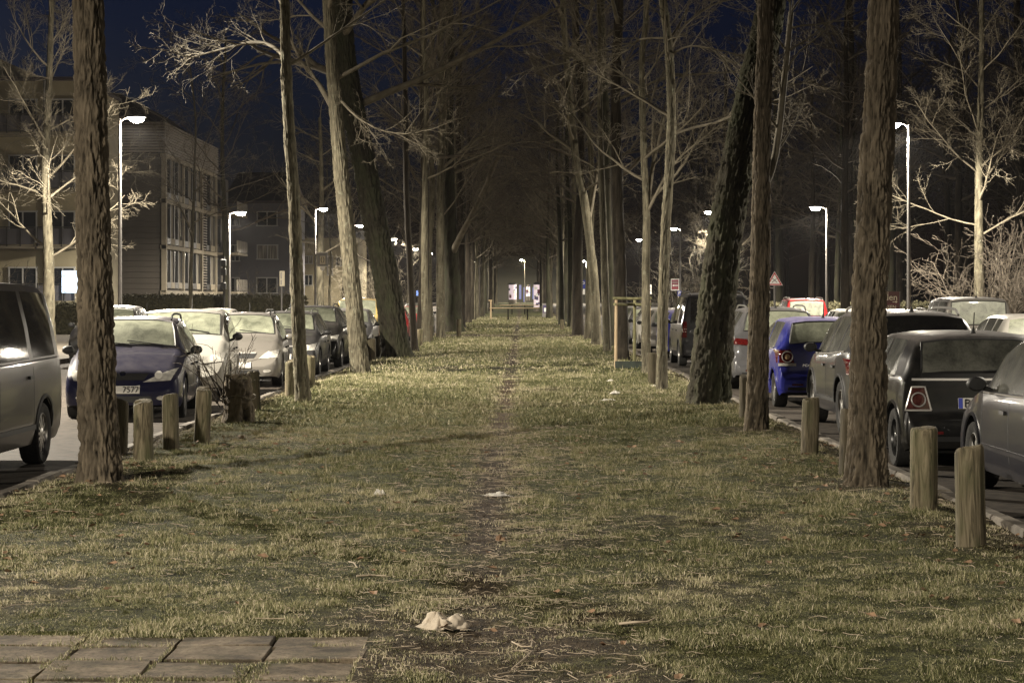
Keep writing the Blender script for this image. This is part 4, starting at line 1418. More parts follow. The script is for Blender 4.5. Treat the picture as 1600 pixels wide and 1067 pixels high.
car('suv', 'paint_grey', *place_rear('suv', 4.12, 40.0, 0.0), 'grey high car between the leaning mossy trunk and medium trunk', 'parked_car', glass='glass_frost',
    rear=dict(tq=[(.60, .88), (.88, .90), (.88, 1.02), (.62, 1.0)]), rails='silver')
car('hatch', 'paint_grey', *place_rear('hatch', 4.2, 46.2, 0.0), 'grey hatchback mostly hidden behind the leaning mossy trunk', 'parked_car', rear={})
car('bus', 'paint_anthracite', *place_rear('bus', 4.2, 54.0, 0.0), 'dark grey van with tall red tail lights', 'parked_van', glass='glass_dark', sglass='glass_dark',
    rear=dict(tq=[(.80, .78), (.92, .78), (.90, 1.20), (.80, 1.20)], white=[(.80, .92), (.92, .92), (.92, 1.02), (.80, 1.02)]), rails='black', cat='van')
car('hatch', 'paint_blue', *place_rear('hatch', 4.25, 61.5, 0.0), 'dark blue car in front of the dark van, mostly hidden', 'parked_car', rear={}, lite=True)
car('estate', 'paint_silver', *place_rear('estate', 4.15, 67.5, 0.0), 'silver car right of the staked young tree', 'parked_car', rear={}, lite=True)
car('hatch', 'paint_white', *place_rear('hatch', 4.2, 74.5, 0.0), 'white car seen through the wooden stake frame', 'parked_car', rear={}, lite=True)
car('estate', 'paint_grey', *place_rear('estate', 4.3, 82, 0.0), 'grey car behind the dark stout trunk', 'parked_car', rear={}, lite=True)
car('hatch', 'paint_white', *place_rear('hatch', 4.4, 100, 0.0), 'distant white car behind the far right tree row', 'parked_car', rear={}, lite=True)
# across the right street
car('minivan', 'paint_silver', *place_rear('minivan', 10.25, 49.5, -2.0), 'silver van across the right street with bright rear window', 'parked_van', rear={}, cat='van', rails='none', group='cars across the streets')
car('estate', 'paint_silver', *place_rear('estate', 10.0, 57, -2.0), 'silver estate car with roof rails across the right street', 'parked_car', rear={}, rails='silver', group='cars across the streets')
car('minivan', 'paint_red', *place_rear('minivan', 10.3, 80, -1.0), 'red van across the right street below the lamp', 'parked_van', rear={}, rails='silver', cat='van', group='cars across the streets')
car('hatch', 'paint_white', *place_rear('hatch', 10.0, 66, -1.0), 'white low car across the right street before the red van', 'parked_car', rear={}, lite=True, group='cars across the streets')
car('hatch', 'paint_white', *place_rear('hatch', 9.35, 40.0, -1.0), 'pale frosted hatchback roof behind the black hatchback', 'parked_car', rear={}, lite=True, group='cars across the streets')
# ------------------------------------------------------------------ bollards
def bollard(x, y, h, r, label, seed, tilt=0.0):
    rg = random.Random(seed)
    n = 26
    prof = [(r * 1.02, -0.12), (r * 1.01, 0.0), (r, .08), (r * .99, h * .35), (r * .985, h * .7), (r * .97, h - .035), (r * .95, h - .018), (r * .86, h - .003), (r * .5, h + .002), (.001, h + .003)]
    mb = MB()
    mb.lathe(prof, n)
    vs = []
    for (a, b, c) in mb.v:
        an = math.atan2(b, a)
        k = 1 + .035 * math.sin(2 * an + seed) + .02 * math.sin(5 * an + seed * 2) - .03 * max(0, math.cos(an * 1.0 - seed * 2.3)) ** 30
        if c > h - .05:
            c += .030 * math.cos(an - seed) * math.hypot(a, b) / r * (1 if seed % 2 else .4) - .02 * max(0, math.cos(an - seed * 3)) ** 12
        vs.append((a * k, b * k, c))
    mb.v = vs
    o = mb.build('wooden_bollard', 'post_wood', None, 42, (x, y, float(lawn_h(np.array(x), np.array(y))) - .005), (rg.uniform(-.045, .045), tilt + rg.uniform(-.045, .045), rg.uniform(0, 6)))
    tag(o, label, 'bollard', 'wooden bollards along the lawn edges')
for i, (px, py, h, r, lab) in enumerate((
        (1517, 851, .645, .103, 'nearest wooden bollard, at the right edge of the lawn, with wavy grain'),
        (1443, 798, .64, .104, 'second wooden bollard from the right picture edge, before the black hatchback'),
        (1326, 738, .60, .095, 'wooden bollard half hidden behind the thick right trunk'),
        (1265, 709, .60, .092, 'wooden bollard standing before the dark grey car'),
        (1166, 656, .60, .090, 'wooden bollard just left of the medium furrowed trunk'),
        (1020, 600, .62, .095, 'wooden bollard left of the slender light trunk with high fork'),
        (224, 718, .60, .100, 'wooden bollard nearest the thick left trunk, lightest of three'),
        (267, 702, .60, .090, 'dark wooden bollard in the middle of three left bollards'),
        (315, 691, .62, .095, 'tallest dark wooden bollard of three, nearest the stump'),
        (398, 640, .58, .090, 'wooden bollard right behind the split stump'),
        (454, 620, .60, .095, 'wooden bollard left of the slender dark trunk'),
        (484, 604, .60, .095, 'wooden bollard right of the slender dark trunk'),
        (186, 700, .58, .09, 'wooden bollard hidden by the thick left trunk'),
        (580, 562, .62, .13, 'squat wooden bollard beside the pale left leaning trunk'),
        (592, 556, .62, .12, 'squat wooden bollard beside the massive mossy tree'),
        (655, 540, .60, .11, 'far wooden bollard between two thin trunks'),
        (672, 533, .62, .12, 'far wooden bollard right of the thin brightly lit trunk'),
        (717, 527, .80, .11, 'dark wooden bollard standing alone before the old gnarled tree'),
        (878, 516, .60, .11, 'far wooden bollard on the right before the distant trees'))):
    x, y, _ = at(px, py)
    bollard(x, y, h, r, lab, 3 + i * 7)

# ------------------------------------------------------------------ stump with shoots
def stump():
    x, y, _ = at(372, 659)
    root = empty('tree_stump', (x, y, -.03))
    me, C, rad = trunk_mesh('trunk', [(0, 0, -.05), (.01, 0, .3), (.0, 0, .66)], .175, .155, 'bark_brown', 44, 34, 5, 0.028, 0.55)
    link('trunk', me, root)
    t_ = MB()
    t_.lathe([(.155, .60), (.14, .645), (.07, .655), (.001, .63)], 22)
    t_.build('cut_face', 'post_wood', root, 40)
    rg = random.Random(8)
    br = []
    for k in range(15):
        a = rg.uniform(0, 6.28)
        p = (-.14 + rg.uniform(-.12, .08), rg.uniform(-.2, .05), rg.uniform(.05, .5))
        d = (math.cos(a) * .5 - .12, math.sin(a) * .4, 1.0)
        grow(rg, p, d, rg.uniform(.6, 1.15), .010, 0, br, dict(CFG, n=[6, 4], kids=[4], jit=[.14, .2], up=[0.0, 0.02], ratio=[.4], side=[5, 4], rmin=.005))
    V, F = polytubes(br)
    link('shoots', np_mesh('shoots', V, F, 'twig_dark', True), root)
    w = MB()
    w.tube([(.23 * math.cos(a), .23 * math.sin(a), .36 + .03 * math.sin(a * 3)) for a in np.linspace(0, 6.283, 22)], .006, 5)
    w.build('binding_wire', 'twig', root)
    tag(root, 'split dark tree stump sprouting thin shoots by the white van', 'tree stump')
stump()

# ------------------------------------------------------------------ stake frame
def stakes():
    x, y, _ = at(1006, 576)
    root = empty('stake_frame', (x, y, 0))
    y0 = y
    pos = [(xat(962, y0 + .2) - x, .2), (xat(991, y0 + 1.0) - x, 1.0), (xat(1014, y0 + .5) - x, .5)]
    for k, (dx, dy) in enumerate(pos):
        mb = MB()
        mb.tube([(dx, dy, -.1), (dx + .01, dy, 1.62)], [.04, .036], 10)
        mb.build('stake', 'green_wood' if k == 1 else 'pale_wood', root, 40)
    for (a, b, z) in ((0, 2, 1.66), (0, 1, 1.52), (1, 2, 1.52)):
        (xa, ya), (xb, yb) = pos[a], pos[b]
        mb = MB()
        ex = .06
        ux, uy = (xb - xa), (yb - ya)
        q = math.hypot(ux, uy)
        ux, uy = ux / q * ex, uy / q * ex
        mb.tube([(xa - ux, ya - uy, z), ((xa + xb) / 2, (ya + yb) / 2, z - .01), (xb + ux, yb + uy, z)], .035, 8)
        mb.build('cross_bar', 'green_wood', root, 40)
    mb = MB()
    mb.box((pos[0][0] + .38, .12, .09), (.80, .03, .17))
    mb.build('watering_edge', 'dark_green_sheet', root)
    tag(root, 'wooden three legged stake frame around the young tree', 'tree stake')
varied('dark_green_sheet', (0.012, 0.016, 0.012), (0.03, 0.04, 0.03), (2, 2, 2), 3, rough=0.5)
stakes()

# ------------------------------------------------------------------ litter, sticks, leaves
varied('cloth', (0.42, 0.36, 0.28), (0.55, 0.48, 0.38), (1, 1, 1), 12, rough=0.9)
varied('paper', (0.6, 0.57, 0.52), (0.75, 0.72, 0.66), (1, 1, 1), 12, rough=0.8)
varied('stick', (0.30, 0.24, 0.17), (0.48, 0.40, 0.30), (1, 1, 1), 20, rough=0.9)
varied('dead_leaf', (0.14, 0.085, 0.05), (0.30, 0.19, 0.11), (1, 1, 1), 15, rough=0.85)
def crumple(name, px, py, w, dpt, h, m, seed, label, cat):
    n1, n2 = 54, 40
    u, v = np.meshgrid(np.linspace(-1, 1, n1), np.linspace(-1, 1, n2))
    out = 1 + 0.8 * (fbm(u * 1.9 + seed, v * 1.9 + seed, 0, 3) - .5)
    X, Y = u * w / 2 * out, v * dpt / 2 * out
    rr_ = np.sqrt(u * u + v * v)
    f1 = 1 - np.abs(2 * fbm(X * 7 / (w + .1) * 1.2 + seed, Y * 4 / (w + .1), seed, 3) - 1)
    f2 = 1 - np.abs(2 * vnoise(X * 26 + seed * 3, Y * 14, seed) - 1)
    lump = fbm(X * 9 / (w + .1) + seed * 2, Y * 9 / (w + .1), seed + .5, 2)
    Z = h * sstep(1.15, 0.35, rr_) * (0.35 + 0.8 * (lump - .3))
    rg = random.Random(seed)
    for q in range(11):
        a = rg.uniform(-.5, .5) + (1.57 if rg.random() < .75 else 0)
        ox, oy = rg.uniform(-.75, .75), rg.uniform(-.6, .6)
        dx_, dy_ = (u - ox), (v - oy)
        bend = .25 * np.sin(3 * (dx_ * math.cos(a) + dy_ * math.sin(a)) + q)
        dist = -dx_ * math.sin(a) + dy_ * math.cos(a) + bend
        along = dx_ * math.cos(a) + dy_ * math.sin(a)
        Z = Z + h * rg.choice([.55, .4, -.45, .35]) * np.exp(-np.abs(dist) / .085) * np.exp(-(along / .6) ** 2) * sstep(1.3, .7, rr_)
    Z = Z + h * .10 * (f2 - .4) * sstep(1.3, .5, rr_)
    Z = h * np.tanh(np.maximum(Z, 0) / h)
    X = X + .16 * w * (fbm(u * 2.6 + 3 + seed, v * 2.6, 4.0, 2) - .5) * (Z / h + .3)
    Y = Y + .30 * dpt * (fbm(u * 3.1, v * 3.1 + 7 + seed, 2.0, 2) - .5) * (Z / h + .3)
    Z = Z * (0.55 + 0.9 * fbm(u * 2.2 + seed, v * 2.2, 9.0, 3))
    V = np.stack([X, Y, np.maximum(Z, 0) + .008], -1).reshape(-1, 3)
    i = (np.arange(n2 - 1)[:, None] * n1 + np.arange(n1 - 1)[None]).ravel()
    F = np.stack([i, i + 1, i + n1 + 1, i + n1], -1)
    o = link(name, np_mesh(name, V, [F], m, True), None)
    x, y, _ = at(px, py)
    o.location = (x, y, float(lawn_h(np.array(x), np.array(y))))
    o.rotation_euler = (0, 0, seed * .7 % .6 - .3)
    tag(o, label, cat)
crumple('discarded_cloth', 697, 972, .255, .20, .085, 'cloth', 5, 'crumpled beige cloth lying on the bare ground in front', 'cloth')
crumple('paper_scrap', 778, 771, .19, .13, .035, 'paper', 6, 'flat white paper scrap on the worn path', 'litter')
crumple('paper_scrap', 594, 773, .09, .08, .045, 'paper', 9, 'small white crumpled scrap on the grass left of the path', 'litter')
crumple('paper_scrap', 950, 626, .22, .14, .035, 'paper', 12, 'larger pale scrap on the lawn towards the leaning mossy trunk', 'litter')
crumple('paper_scrap', 960, 617, .16, .12, .05, 'paper', 15, 'small round pale scrap just behind the larger pale scrap', 'litter')
crumple('paper_scrap', 1020, 603, .14, .10, .03, 'paper', 18, 'pale scrap lying left of the slender light trunk', 'litter')
crumple('paper_scrap', 954, 597, .14, .10, .03, 'paper', 19, 'pale scrap on the lawn before the wooden stake frame', 'litter')
crumple('clod', 783, 838, .07, .07, .05, 'dead_leaf', 22, 'dark clod of earth on the worn path', 'clod')
def stick_at(pts, r, label):
    w = []
    for (px, py, dz) in pts:
        x, y, _ = at(px, py)
        w.append((x, y, float(lawn_h(np.array(x), np.array(y))) + r + .006 + dz))
    o = Vector(w[0])
    mb = MB()
    mb.tube([Vector(q) - o for q in w], [r, r * .95, r * .8, r * .4][:len(w)], 7)
    ob = mb.build('fallen_stick', 'stick', None, 60, o)
    tag(ob, label, 'stick')
stick_at([(967, 980, 0), (990, 981, .004), (1012, 980, 0), (1024, 977, .015)], .0075, 'peeled pale stick on the grass right of the crumpled cloth')
stick_at([(557, 903, .004), (575, 902, .004), (590, 901, 0), (604, 902, .004)], .0065, 'pale stick with broken end left of the worn path')
stick_at([(545, 882, .01), (553, 886, .02), (558, 894, .01)], .004, 'thin curved twig standing above the pale broken stick')
stick_at([(800, 1040, 0), (817, 1032, .01), (832, 1022, .012), (838, 1016, .006)], .004, 'long bent twig in the bare ground at the bottom')
stick_at([(775, 1048, 0), (795, 1045, .003), (810, 1038, .004)], .004, 'short twig beside the long bent twig')
stick_at([(800, 993, .003), (815, 1003, .003), (830, 1005, .006), (832, 995, .02)], .004, 'forked dark twig right of the crumpled cloth')
def litter_mass():
    rg = np.random.default_rng(21)
    br = []
    n = 5200
    y = rg.uniform(8.4, 26, n) ** 1.0
    x = np.where(rg.random(n) < .45, rg.normal(-.2, .55, n), rg.uniform(LX0, LX1, n))
    ok = ~((x < -.7) & (y < 9.9)) & (x > LX0) & (x < LX1)
    x, y = x[ok], y[ok]
    z = lawn_h(x, y) + .012
    for i in range(len(x)):
        a = rg.uniform(0, 6.28)
        L = rg.lognormal(-2.75, .5)
        c = rg.normal(0, .9)
        pts = []
        px_, py_ = x[i], y[i]
        for k in range(4):
            pts.append((px_, py_, z[i] + rg.uniform(0, .012)))
            px_ += math.cos(a) * L / 3
            py_ += math.sin(a) * L / 3
            a += c * .5
        r = rg.uniform(.0007, .0017) * (1 + y[i] / 30)
        br.append((pts, [r, r, r * .9, r * .5], 4))
    V, F = polytubes(br)
    o = link('twig_litter', np_mesh('twig_litter', V, F, 'stick', True))
    tag(o, 'thin straw and twig litter strewn over the worn path', 'litter', kind='stuff')
    V, F = [], []
    n = 420
    y = rg.uniform(8.4, 24, n)
    x = np.where(rg.random(n) < .5, np.where(rg.random(n) < .5, rg.normal(3.0, .5, n), rg.normal(-3.6, .5, n)), rg.uniform(LX0, LX1, n))
    x = np.clip(x, LX0 + .05, LX1 - .05)
    z = lawn_h(x, y)
    mb = MB()
    for i in range(n):
        s = rg.uniform(.018, .042)
        a, tl = rg.uniform(0, 6.28), rg.uniform(-.5, .5)
        q = Matrix.Rotation(a, 3, 'Z') @ Matrix.Rotation(tl, 3, 'X')
        pts = [(-s, 0, .0), (-.3 * s, -.55 * s, .012), (.5 * s, -.5 * s, .006), (s, 0, .01), (.5 * s, .5 * s, .014), (-.3 * s, .55 * s, .004), (0, 0, -.004)]
        mb.add([(q @ Vector(p)) + Vector((x[i], y[i], z[i] + .022)) for p in pts], [(6, 0, 1), (6, 1, 2), (6, 2, 3), (6, 3, 4), (6, 4, 5), (6, 5, 0)])
    tag(mb.build('fallen_leaves', 'dead_leaf'), 'brown withered leaves scattered on the lawn', 'leaves', kind='stuff')
litter_mass()

# ------------------------------------------------------------------ signs
mat('sign_white', (0.75, 0.73, 0.70), 0.45)
mat('sign_red', (0.42, 0.02, 0.03), 0.45)
mat('sign_maroon', (0.17, 0.022, 0.045), 0.5)
mat('sign_brown', (0.075, 0.022, 0.018), 0.55)
mat('sign_blue', (0.02, 0.035, 0.26), 0.45)
mat('sign_cream', (0.62, 0.55, 0.40), 0.5)
mat('sign_back', (0.22, 0.21, 0.20), 0.5, 0.4)
def post(root, h, r=.035, m='lamp_pole', x=0.0, y=0.0):
    mb = MB()
    mb.tube([(x, y, 0), (x, y, h)], r, 10)
    return mb.build('post', m, root, 50)
def flat(root, name, poly, y, th, m):
    mb = MB()
    n = len(poly)
    mb.add([(a, y, b) for a, b in poly] + [(a, y + th, b) for a, b in poly], [tuple(range(n)), tuple(range(2 * n - 1, n - 1, -1))] + [((i + 1) % n, i, n + i, n + (i + 1) % n) for i in range(n)])
    return mb.build(name, m, root)
def rect(x0, x1, z0, z1):
    return [(x0, z0), (x1, z0), (x1, z1), (x0, z1)]
XR = (R(90), 0, 0)

d = 98.0
x = xat(1210, d)
root = empty('warning_sign', (x, d, -.03))
post(root, 3.0, .045)
zb, zt_ = zat(446, d) + .03, zat(424, d) + .03
hw_ = (zt_ - zb) / .866 / 2
tri = lambda k: [(-hw_ * k, zb + (1 - k) * (zt_ - zb) / 3), (hw_ * k, zb + (1 - k) * (zt_ - zb) / 3), (0, zt_ - (1 - k) * (zt_ - zb) * 2 / 3)]
pn = flat(root, 'sign_panel', tri(1.0), -.06, .01, 'sign_white')
flat(root, 'sign_border', tri(.94), -.066, .005, 'sign_red')
flat(root, 'sign_field', tri(.66), -.072, .005, 'sign_white')
cz_ = zb + (zt_ - zb) * .36
for s in (-1, 1):
    mb = MB()
    a = .13
    mb.add([(s * -a - .02, -.078, cz_ - .11), (s * -a + .02, -.078, cz_ - .11), (s * a + .02, -.078, cz_ + .11), (s * a - .02, -.078, cz_ + .11)], [(0, 1, 2, 3) if s > 0 else (3, 2, 1, 0)])
    mb.build('cross_symbol', 'ink', root)
flat(root, 'side_sign', rect(-.42, -.22, zat(452, d), zat(446.5, d)), -.05, .01, 'sign_blue')
flat(root, 'lower_plate', rect(-.42, -.22, zat(463, d), zat(453, d)), -.05, .01, 'sign_white')
mb = MB(); mb.box((-.16, -.02, zat(449, d)), (.34, .03, .04)); mb.build('bracket', 'lamp_pole', root)
tag(root, 'red bordered triangular warning sign with a black cross', 'road sign')

# maroon arrow sign
d = 120.0
x = xat(1062.5, d)
root = empty('arrow_sign', (x, d, -.03))
post(root, zat(360, d), .045)
X = lambda px: xat(px, d) - x
flat(root, 'sign_panel', rect(X(1048), X(1061), zat(453, d), zat(435, d)), -.07, .01, 'sign_white')
flat(root, 'sign_field', rect(X(1049.2), X(1060), zat(451.7, d), zat(436.2, d)), -.078, .006, 'sign_maroon')
flat(root, 'arrow', [(X(1050), zat(445.3, d)), (X(1053), zat(447, d)), (X(1053), zat(445.9, d)), (X(1059.6), zat(445.9, d)), (X(1059.6), zat(444.7, d)), (X(1053), zat(444.7, d)), (X(1053), zat(443.6, d))], -.085, .005, 'sign_white')
for zz, mm in ((449.2, 'sign_red'), (440.5, 'sign_back')):
    flat(root, 'text_line', rect(X(1050), X(1059), zat(zz + .5, d), zat(zz - .5, d)), -.084, .004, mm)
flat(root, 'parking_sign', rect(X(1058.5), X(1064.5), zat(462, d), zat(453.6, d)), -.07, .01, 'sign_blue')
text('P', .28, 'sign_white', root, (X(1061.5), -.075, zat(457.6, d)), XR)
flat(root, 'lower_plate', rect(X(1059), X(1064.5), zat(468.5, d), zat(462.4, d)), -.07, .01, 'sign_cream')
tag(root, 'maroon sign with white left arrow above a blue P sign', 'road sign')

# parking sign in the far row, white plates
d = 80.0
x = xat(909, 118); d = 118
root = empty('parking_sign', (x, d, -.03))
post(root, zat(434, d), .05)
X = lambda px: xat(px, d) - x
flat(root, 'sign_panel', rect(X(907), X(914.5), zat(450, d), zat(437, d)), -.08, .01, 'sign_blue')
text('P', .42, 'sign_white', root, (X(910.8), -.086, zat(443.5, d)), XR)
flat(root, 'lower_plate', rect(X(907), X(914), zat(459.5, d), zat(451, d)), -.08, .01, 'sign_white')
tag(root, 'blue P parking sign between the far right trunks', 'road sign')
d = 110
x = xat(1013, d)
root = empty('road_sign', (x, d, -.03))
post(root, zat(405, d), .04)
X = lambda px: xat(px, d) - x
flat(root, 'sign_panel', rect(X(1010.5), X(1018), zat(459, d), zat(444, d)), -.08, .01, 'sign_white')
flat(root, 'text_line', rect(X(1012), X(1016.5), zat(449.2, d), zat(447.8, d)), -.086, .005, 'ink')
flat(root, 'text_line', rect(X(1012), X(1016.5), zat(454.2, d), zat(453, d)), -.086, .005, 'ink')
tag(root, 'small white plate sign beside the staked young tree', 'road sign')

# brown garden sign
d = 66.0
x = xat(1405.5, d)
root = empty('garden_sign', (x, d, -.03))
post(root, zat(454, d), .03)
X = lambda px: xat(px, d) - x
flat(root, 'sign_panel', rect(X(1352), X(1405), zat(485.5, d), zat(454, d)), -.05, .03, 'sign_brown')
flat(root, 'sign_band', rect(X(1352.4), X(1404.6), zat(473.6, d), zat(473.0, d)), -.053, .003, 'sign_maroon')
text('LLERS', .10, 'sign_cream', root, (X(1388), -.055, zat(456.2, d)), XR, align='RIGHT')
text('garden', .29, 'sign_cream', root, (X(1402), -.055, zat(463.5, d)), XR, align='RIGHT')
text('LOSSEN', .16, 'sign_cream', root, (X(1400), -.055, zat(478.5, d)), XR, align='RIGHT')
flat(root, 'arrow', [(X(1394), zat(470.8, d)), (X(1399), zat(470.8, d)), (X(1399), zat(472.4, d)), (X(1402), zat(470.2, d)), (X(1399), zat(468, d)), (X(1399), zat(469.7, d)), (X(1394), zat(469.7, d))], -.056, .004, 'sign_cream')
post(root, 1.9, .03, x=X(1356))
tag(root, 'dark brown board lettered garden with a small right arrow', 'sign board')

# emblem box on the lamp post (left)
d = 138.9
x = xat(503, d) - .40
d -= .12
root = empty('emblem_sign', (x, d, zat(424, d)))
def EZ(py): return zat(py, d) - zat(424, d)
X = lambda px: xat(px, d) - x
mb = MB(); mb.box(((X(496) + X(512)) / 2, 0, (EZ(395.5) + EZ(416)) / 2), (X(512) - X(496), .16, EZ(395.5) - EZ(416)), bev=.02); mb.build('sign_box', 'sign_back', root)
mb = MB(); mb.box(((X(496) + X(512)) / 2, 0, EZ(394.8)), (X(512) - X(495.6), .2, .06)); mb.build('frame_rail', 'sign_white', root)
mb = MB(); mb.box(((X(496) + X(511)) / 2, 0, EZ(416.4)), (X(511) - X(496), .2, .05)); mb.build('frame_rail', 'sign_white', root)
flat(root, 'sign_field', rect(X(500), X(508.5), EZ(413), EZ(400)), -.088, .005, 'sign_cream')
for q in (-1, 1):
    mb = MB()
    mb.tube([(X(504.2) + q * .04, -.1, EZ(401.5)), (X(504.2) + q * .10, -.1, EZ(405)), (X(504.2) + q * .085, -.1, EZ(408.5)), (X(504.2) + q * .03, -.1, EZ(411))], .022, 6)
    mb.build('emblem', 'ink', root)
flat(root, 'pennant', [(X(500), EZ(417)), (X(500.8), EZ(421)), (X(504), EZ(424)), (X(507), EZ(421)), (X(508.2), EZ(417))][::-1], -.03, .05, 'sign_white')
for py in (397.5, 414):
    mb = MB(); mb.box((X(495), .05, EZ(py)), (.32, .14, .05)); mb.build('clamp', 'lamp_pole', root)
tag(root, 'square emblem sign box clamped to a lamp post', 'sign')

# white information panel on a post
d = 92.0
x = xat(440, d)
root = empty('information_post', (x, d, -.03))
post(root, zat(424, d), .04)
X = lambda px: xat(px, d) - x
flat(root, 'sign_panel', rect(X(437), X(445), zat(446, d), zat(422.5, d)), -.06, .03, 'sign_cream')
flat(root, 'sign_field', rect(X(438.6), X(440.5), zat(444, d), zat(436.5, d)), -.066, .005, 'sign_back')
flat(root, 'sign_field', rect(X(438.6), X(440.5), zat(434.5, d), zat(424.5, d)), -.066, .005, 'sign_back')
tag(root, 'narrow pale notice panel on a white post before the hedge', 'sign')
# side traffic signal on the dark post by lamp
d = 103.5
x = xat(350, d)
root = empty('traffic_signal', (x, d, -.03))
post(root, zat(400, d), .05, 'car_plastic')
for i, py in enumerate((410, 424, 446)):
    mb = MB(); mb.box((-.02, -.05, zat(py, d)), (.26, .2, .36), bev=.03); mb.build('signal_head', 'car_plastic', root)
tag(root, 'dark traffic signal post beside the shorter lamp', 'traffic light')

# ------------------------------------------------------------------ avenue end
mat('poster_paper', (0.55, 0.47, 0.50), 0.6, emit=(0.85, 0.68, 0.74), es=0.55)
mat('poster_ink', (0.06, 0.05, 0.12), 0.6)
mat('poster_wine', (0.10, 0.02, 0.035), 0.6)
def pillar(px0, px1, py0, py1, d, label, seed):
    x0, x1 = xat(px0, d), xat(px1, d)
    z0, z1 = zat(py1, d), zat(py0, d)
    r = (x1 - x0) / 2
    root = empty('advertising_pillar', ((x0 + x1) / 2, d, z0))
    h = z1 - z0
    mb = MB(); mb.lathe([(r, 0), (r, h)], 24); mb.build('drum', 'poster_paper', root, 60)
    mb = MB(); mb.lathe([(r * 1.02, h), (r * 1.18, h + .03), (r * 1.18, h + .16), (r * .6, h + .28), (.001, h + .3)], 24); mb.build('cap', 'car_plastic', root, 40)
    mb = MB(); mb.lathe([(r * 1.05, -.6), (r * 1.05, .08), (r, .09)], 24); mb.build('plinth', 'kerb_stone', root, 40)
    rg = random.Random(seed)
    for k in range(9):
        a = -math.pi / 2 + rg.uniform(-1.1, 1.2)
        w, hh, zc = rg.uniform(.18, .4), rg.uniform(.2, .5), rg.uniform(.35, h - .3)
        pb = MB()
        n = 6
        vs = []
        for i in range(n + 1):
            aa = a + (i / n - .5) * w / r
            vs += [((r + .012 + k * .002) * math.cos(aa), (r + .012 + k * .002) * math.sin(aa), zc - hh / 2), ((r + .012 + k * .002) * math.cos(aa), (r + .012 + k * .002) * math.sin(aa), zc + hh / 2)]
        pb.add(vs, [(2 * i, 2 * i + 2, 2 * i + 3, 2 * i + 1) for i in range(n)])
        pb.build('poster', rg.choice(['poster_ink', 'poster_ink', 'poster_wine', 'sign_white']), root)
    tag(root, label, 'advertising pillar')
pillar(795, 807, 445, 469, 300, 'lit advertising pillar left of the avenue end', 1)
pillar(834, 843, 445, 481, 235, 'tall lit advertising pillar right of the avenue end', 2)
pillar(822, 828, 448, 464, 332, 'small distant advertising pillar at the centre', 3)
d = 186
x0, x1 = xat(847, d), xat(858, d)
root = empty('poster_board', ((x0 + x1) / 2, d, rise(d)))
mb = MB(); mb.box((0, 0, .12 + .62), (x1 - x0, .12, 1.24), bev=.01); mb.build('panel', 'sign_back', root)
flat(root, 'poster', rect(-.24, .24, .5, 1.2), -.07, .006, 'poster_ink')
flat(root, 'poster_image', rect(-.14, .16, .6, .95), -.076, .004, 'sign_white')
for s in (-1, 1):
    mb = MB(); mb.box((s * .26, 0, .08), (.05, .1, .2)); mb.build('leg', 'car_plastic', root)
tag(root, 'framed poster board standing at the right trunks', 'poster board')
def barrier(d, pxs, top, label, pxr):
    root = empty('barrier_rail', (xat(pxs[0], d), d, rise(d)))
    for px in pxs:
        mb = MB(); mb.box((xat(px, d) - xat(pxs[0], d), 0, .42), (.12, .12, 1.0), bev=.015); mb.build('post', 'bark_dark', root)
    if pxr:
        mb = MB(); mb.tube([(xat(pxr[0], d) - xat(pxs[0], d), 0, top), (xat(pxr[1], d) - xat(pxs[0], d), 0, top)], .045, 8); mb.build('rail', 'pale_wood', root, 50)
    tag(root, label, 'barrier')
barrier(172, (794, 824), .98, 'wooden post and rail barrier across the avenue', (765, 843))
barrier(215, (800, 820), .95, 'farther post barrier behind the first rail', (781, 842))
d = 178
root = empty('wooden_post', (xat(767, d), d, 0))
mb = MB(); mb.box((0, 0, .8), (.13, .13, 1.75), bev=.02); mb.build('upright', 'pale_wood', root)
mb = MB(); mb.box((-.05, 0, 1.62), (.3, .12, .12), bev=.02); mb.build('cap', 'pale_wood', root)
tag(root, 'pale wooden gate post in front of the left far trunks', 'post')
d = 345
mat('blue_sign', (0.05, 0.08, 0.4), 0.4, emit=(0.16, 0.20, 0.5), es=0.16)
root = empty('shop_front', (xat(818, 362), 362, 1.0))
mb = MB(); mb.box((0, 3, 4.0), (24, 5, 9)); mb.build('wall', 'car_plastic', root)
for i in range(5):
    flat(root, 'lit_window', rect(-1.6 + i * .8, -1.3 + i * .8 + .1 * (i % 2), 1.4 - .5 * (i % 3), 3.0 + .4 * (i % 2)), .42, .06, 'blue_sign')
tag(root, 'dim building with blue lit windows closing the avenue', 'building')
mat('red_lamp', (0.3, 0.0, 0.0), 0.3, emit=(1.0, 0.06, 0.08), es=14)
d = 296
root = empty('traffic_light', (xat(886, d), d, rise(d)))
post(root, 3.6, .07, 'car_plastic')
mb = MB(); mb.box((0, -.05, zat(440, d) - rise(d)), (.34, .24, 1.0), bev=.04); mb.build('signal_head', 'car_plastic', root)
mb = MB(); mb.lathe([(.12, 0), (.10, -.04), (.001, -.06)], 14, 'x'); mb.v = [(v[1], v[0] - .18, v[2] + zat(437, d) - rise(d)) for v in mb.v]; mb.build('red_lens', 'red_lamp', root)
tag(root, 'traffic light showing red at the far right trunks', 'traffic light')
mat('blue_lamp', (0.1, 0.1, 0.4), 0.3, emit=(0.25, 0.45, 1.0), es=1.6)
d = 200
root = empty('station_sign', (xat(655, d), d, rise(d)))
post(root, 2.3, .05)
mb = MB(); mb.box((0, -.06, zat(458, d) - rise(d)), (.55, .12, .5), bev=.03); mb.build('lit_box', 'blue_lamp', root)
tag(root, 'small glowing blue sign between the left far trunks', 'sign')
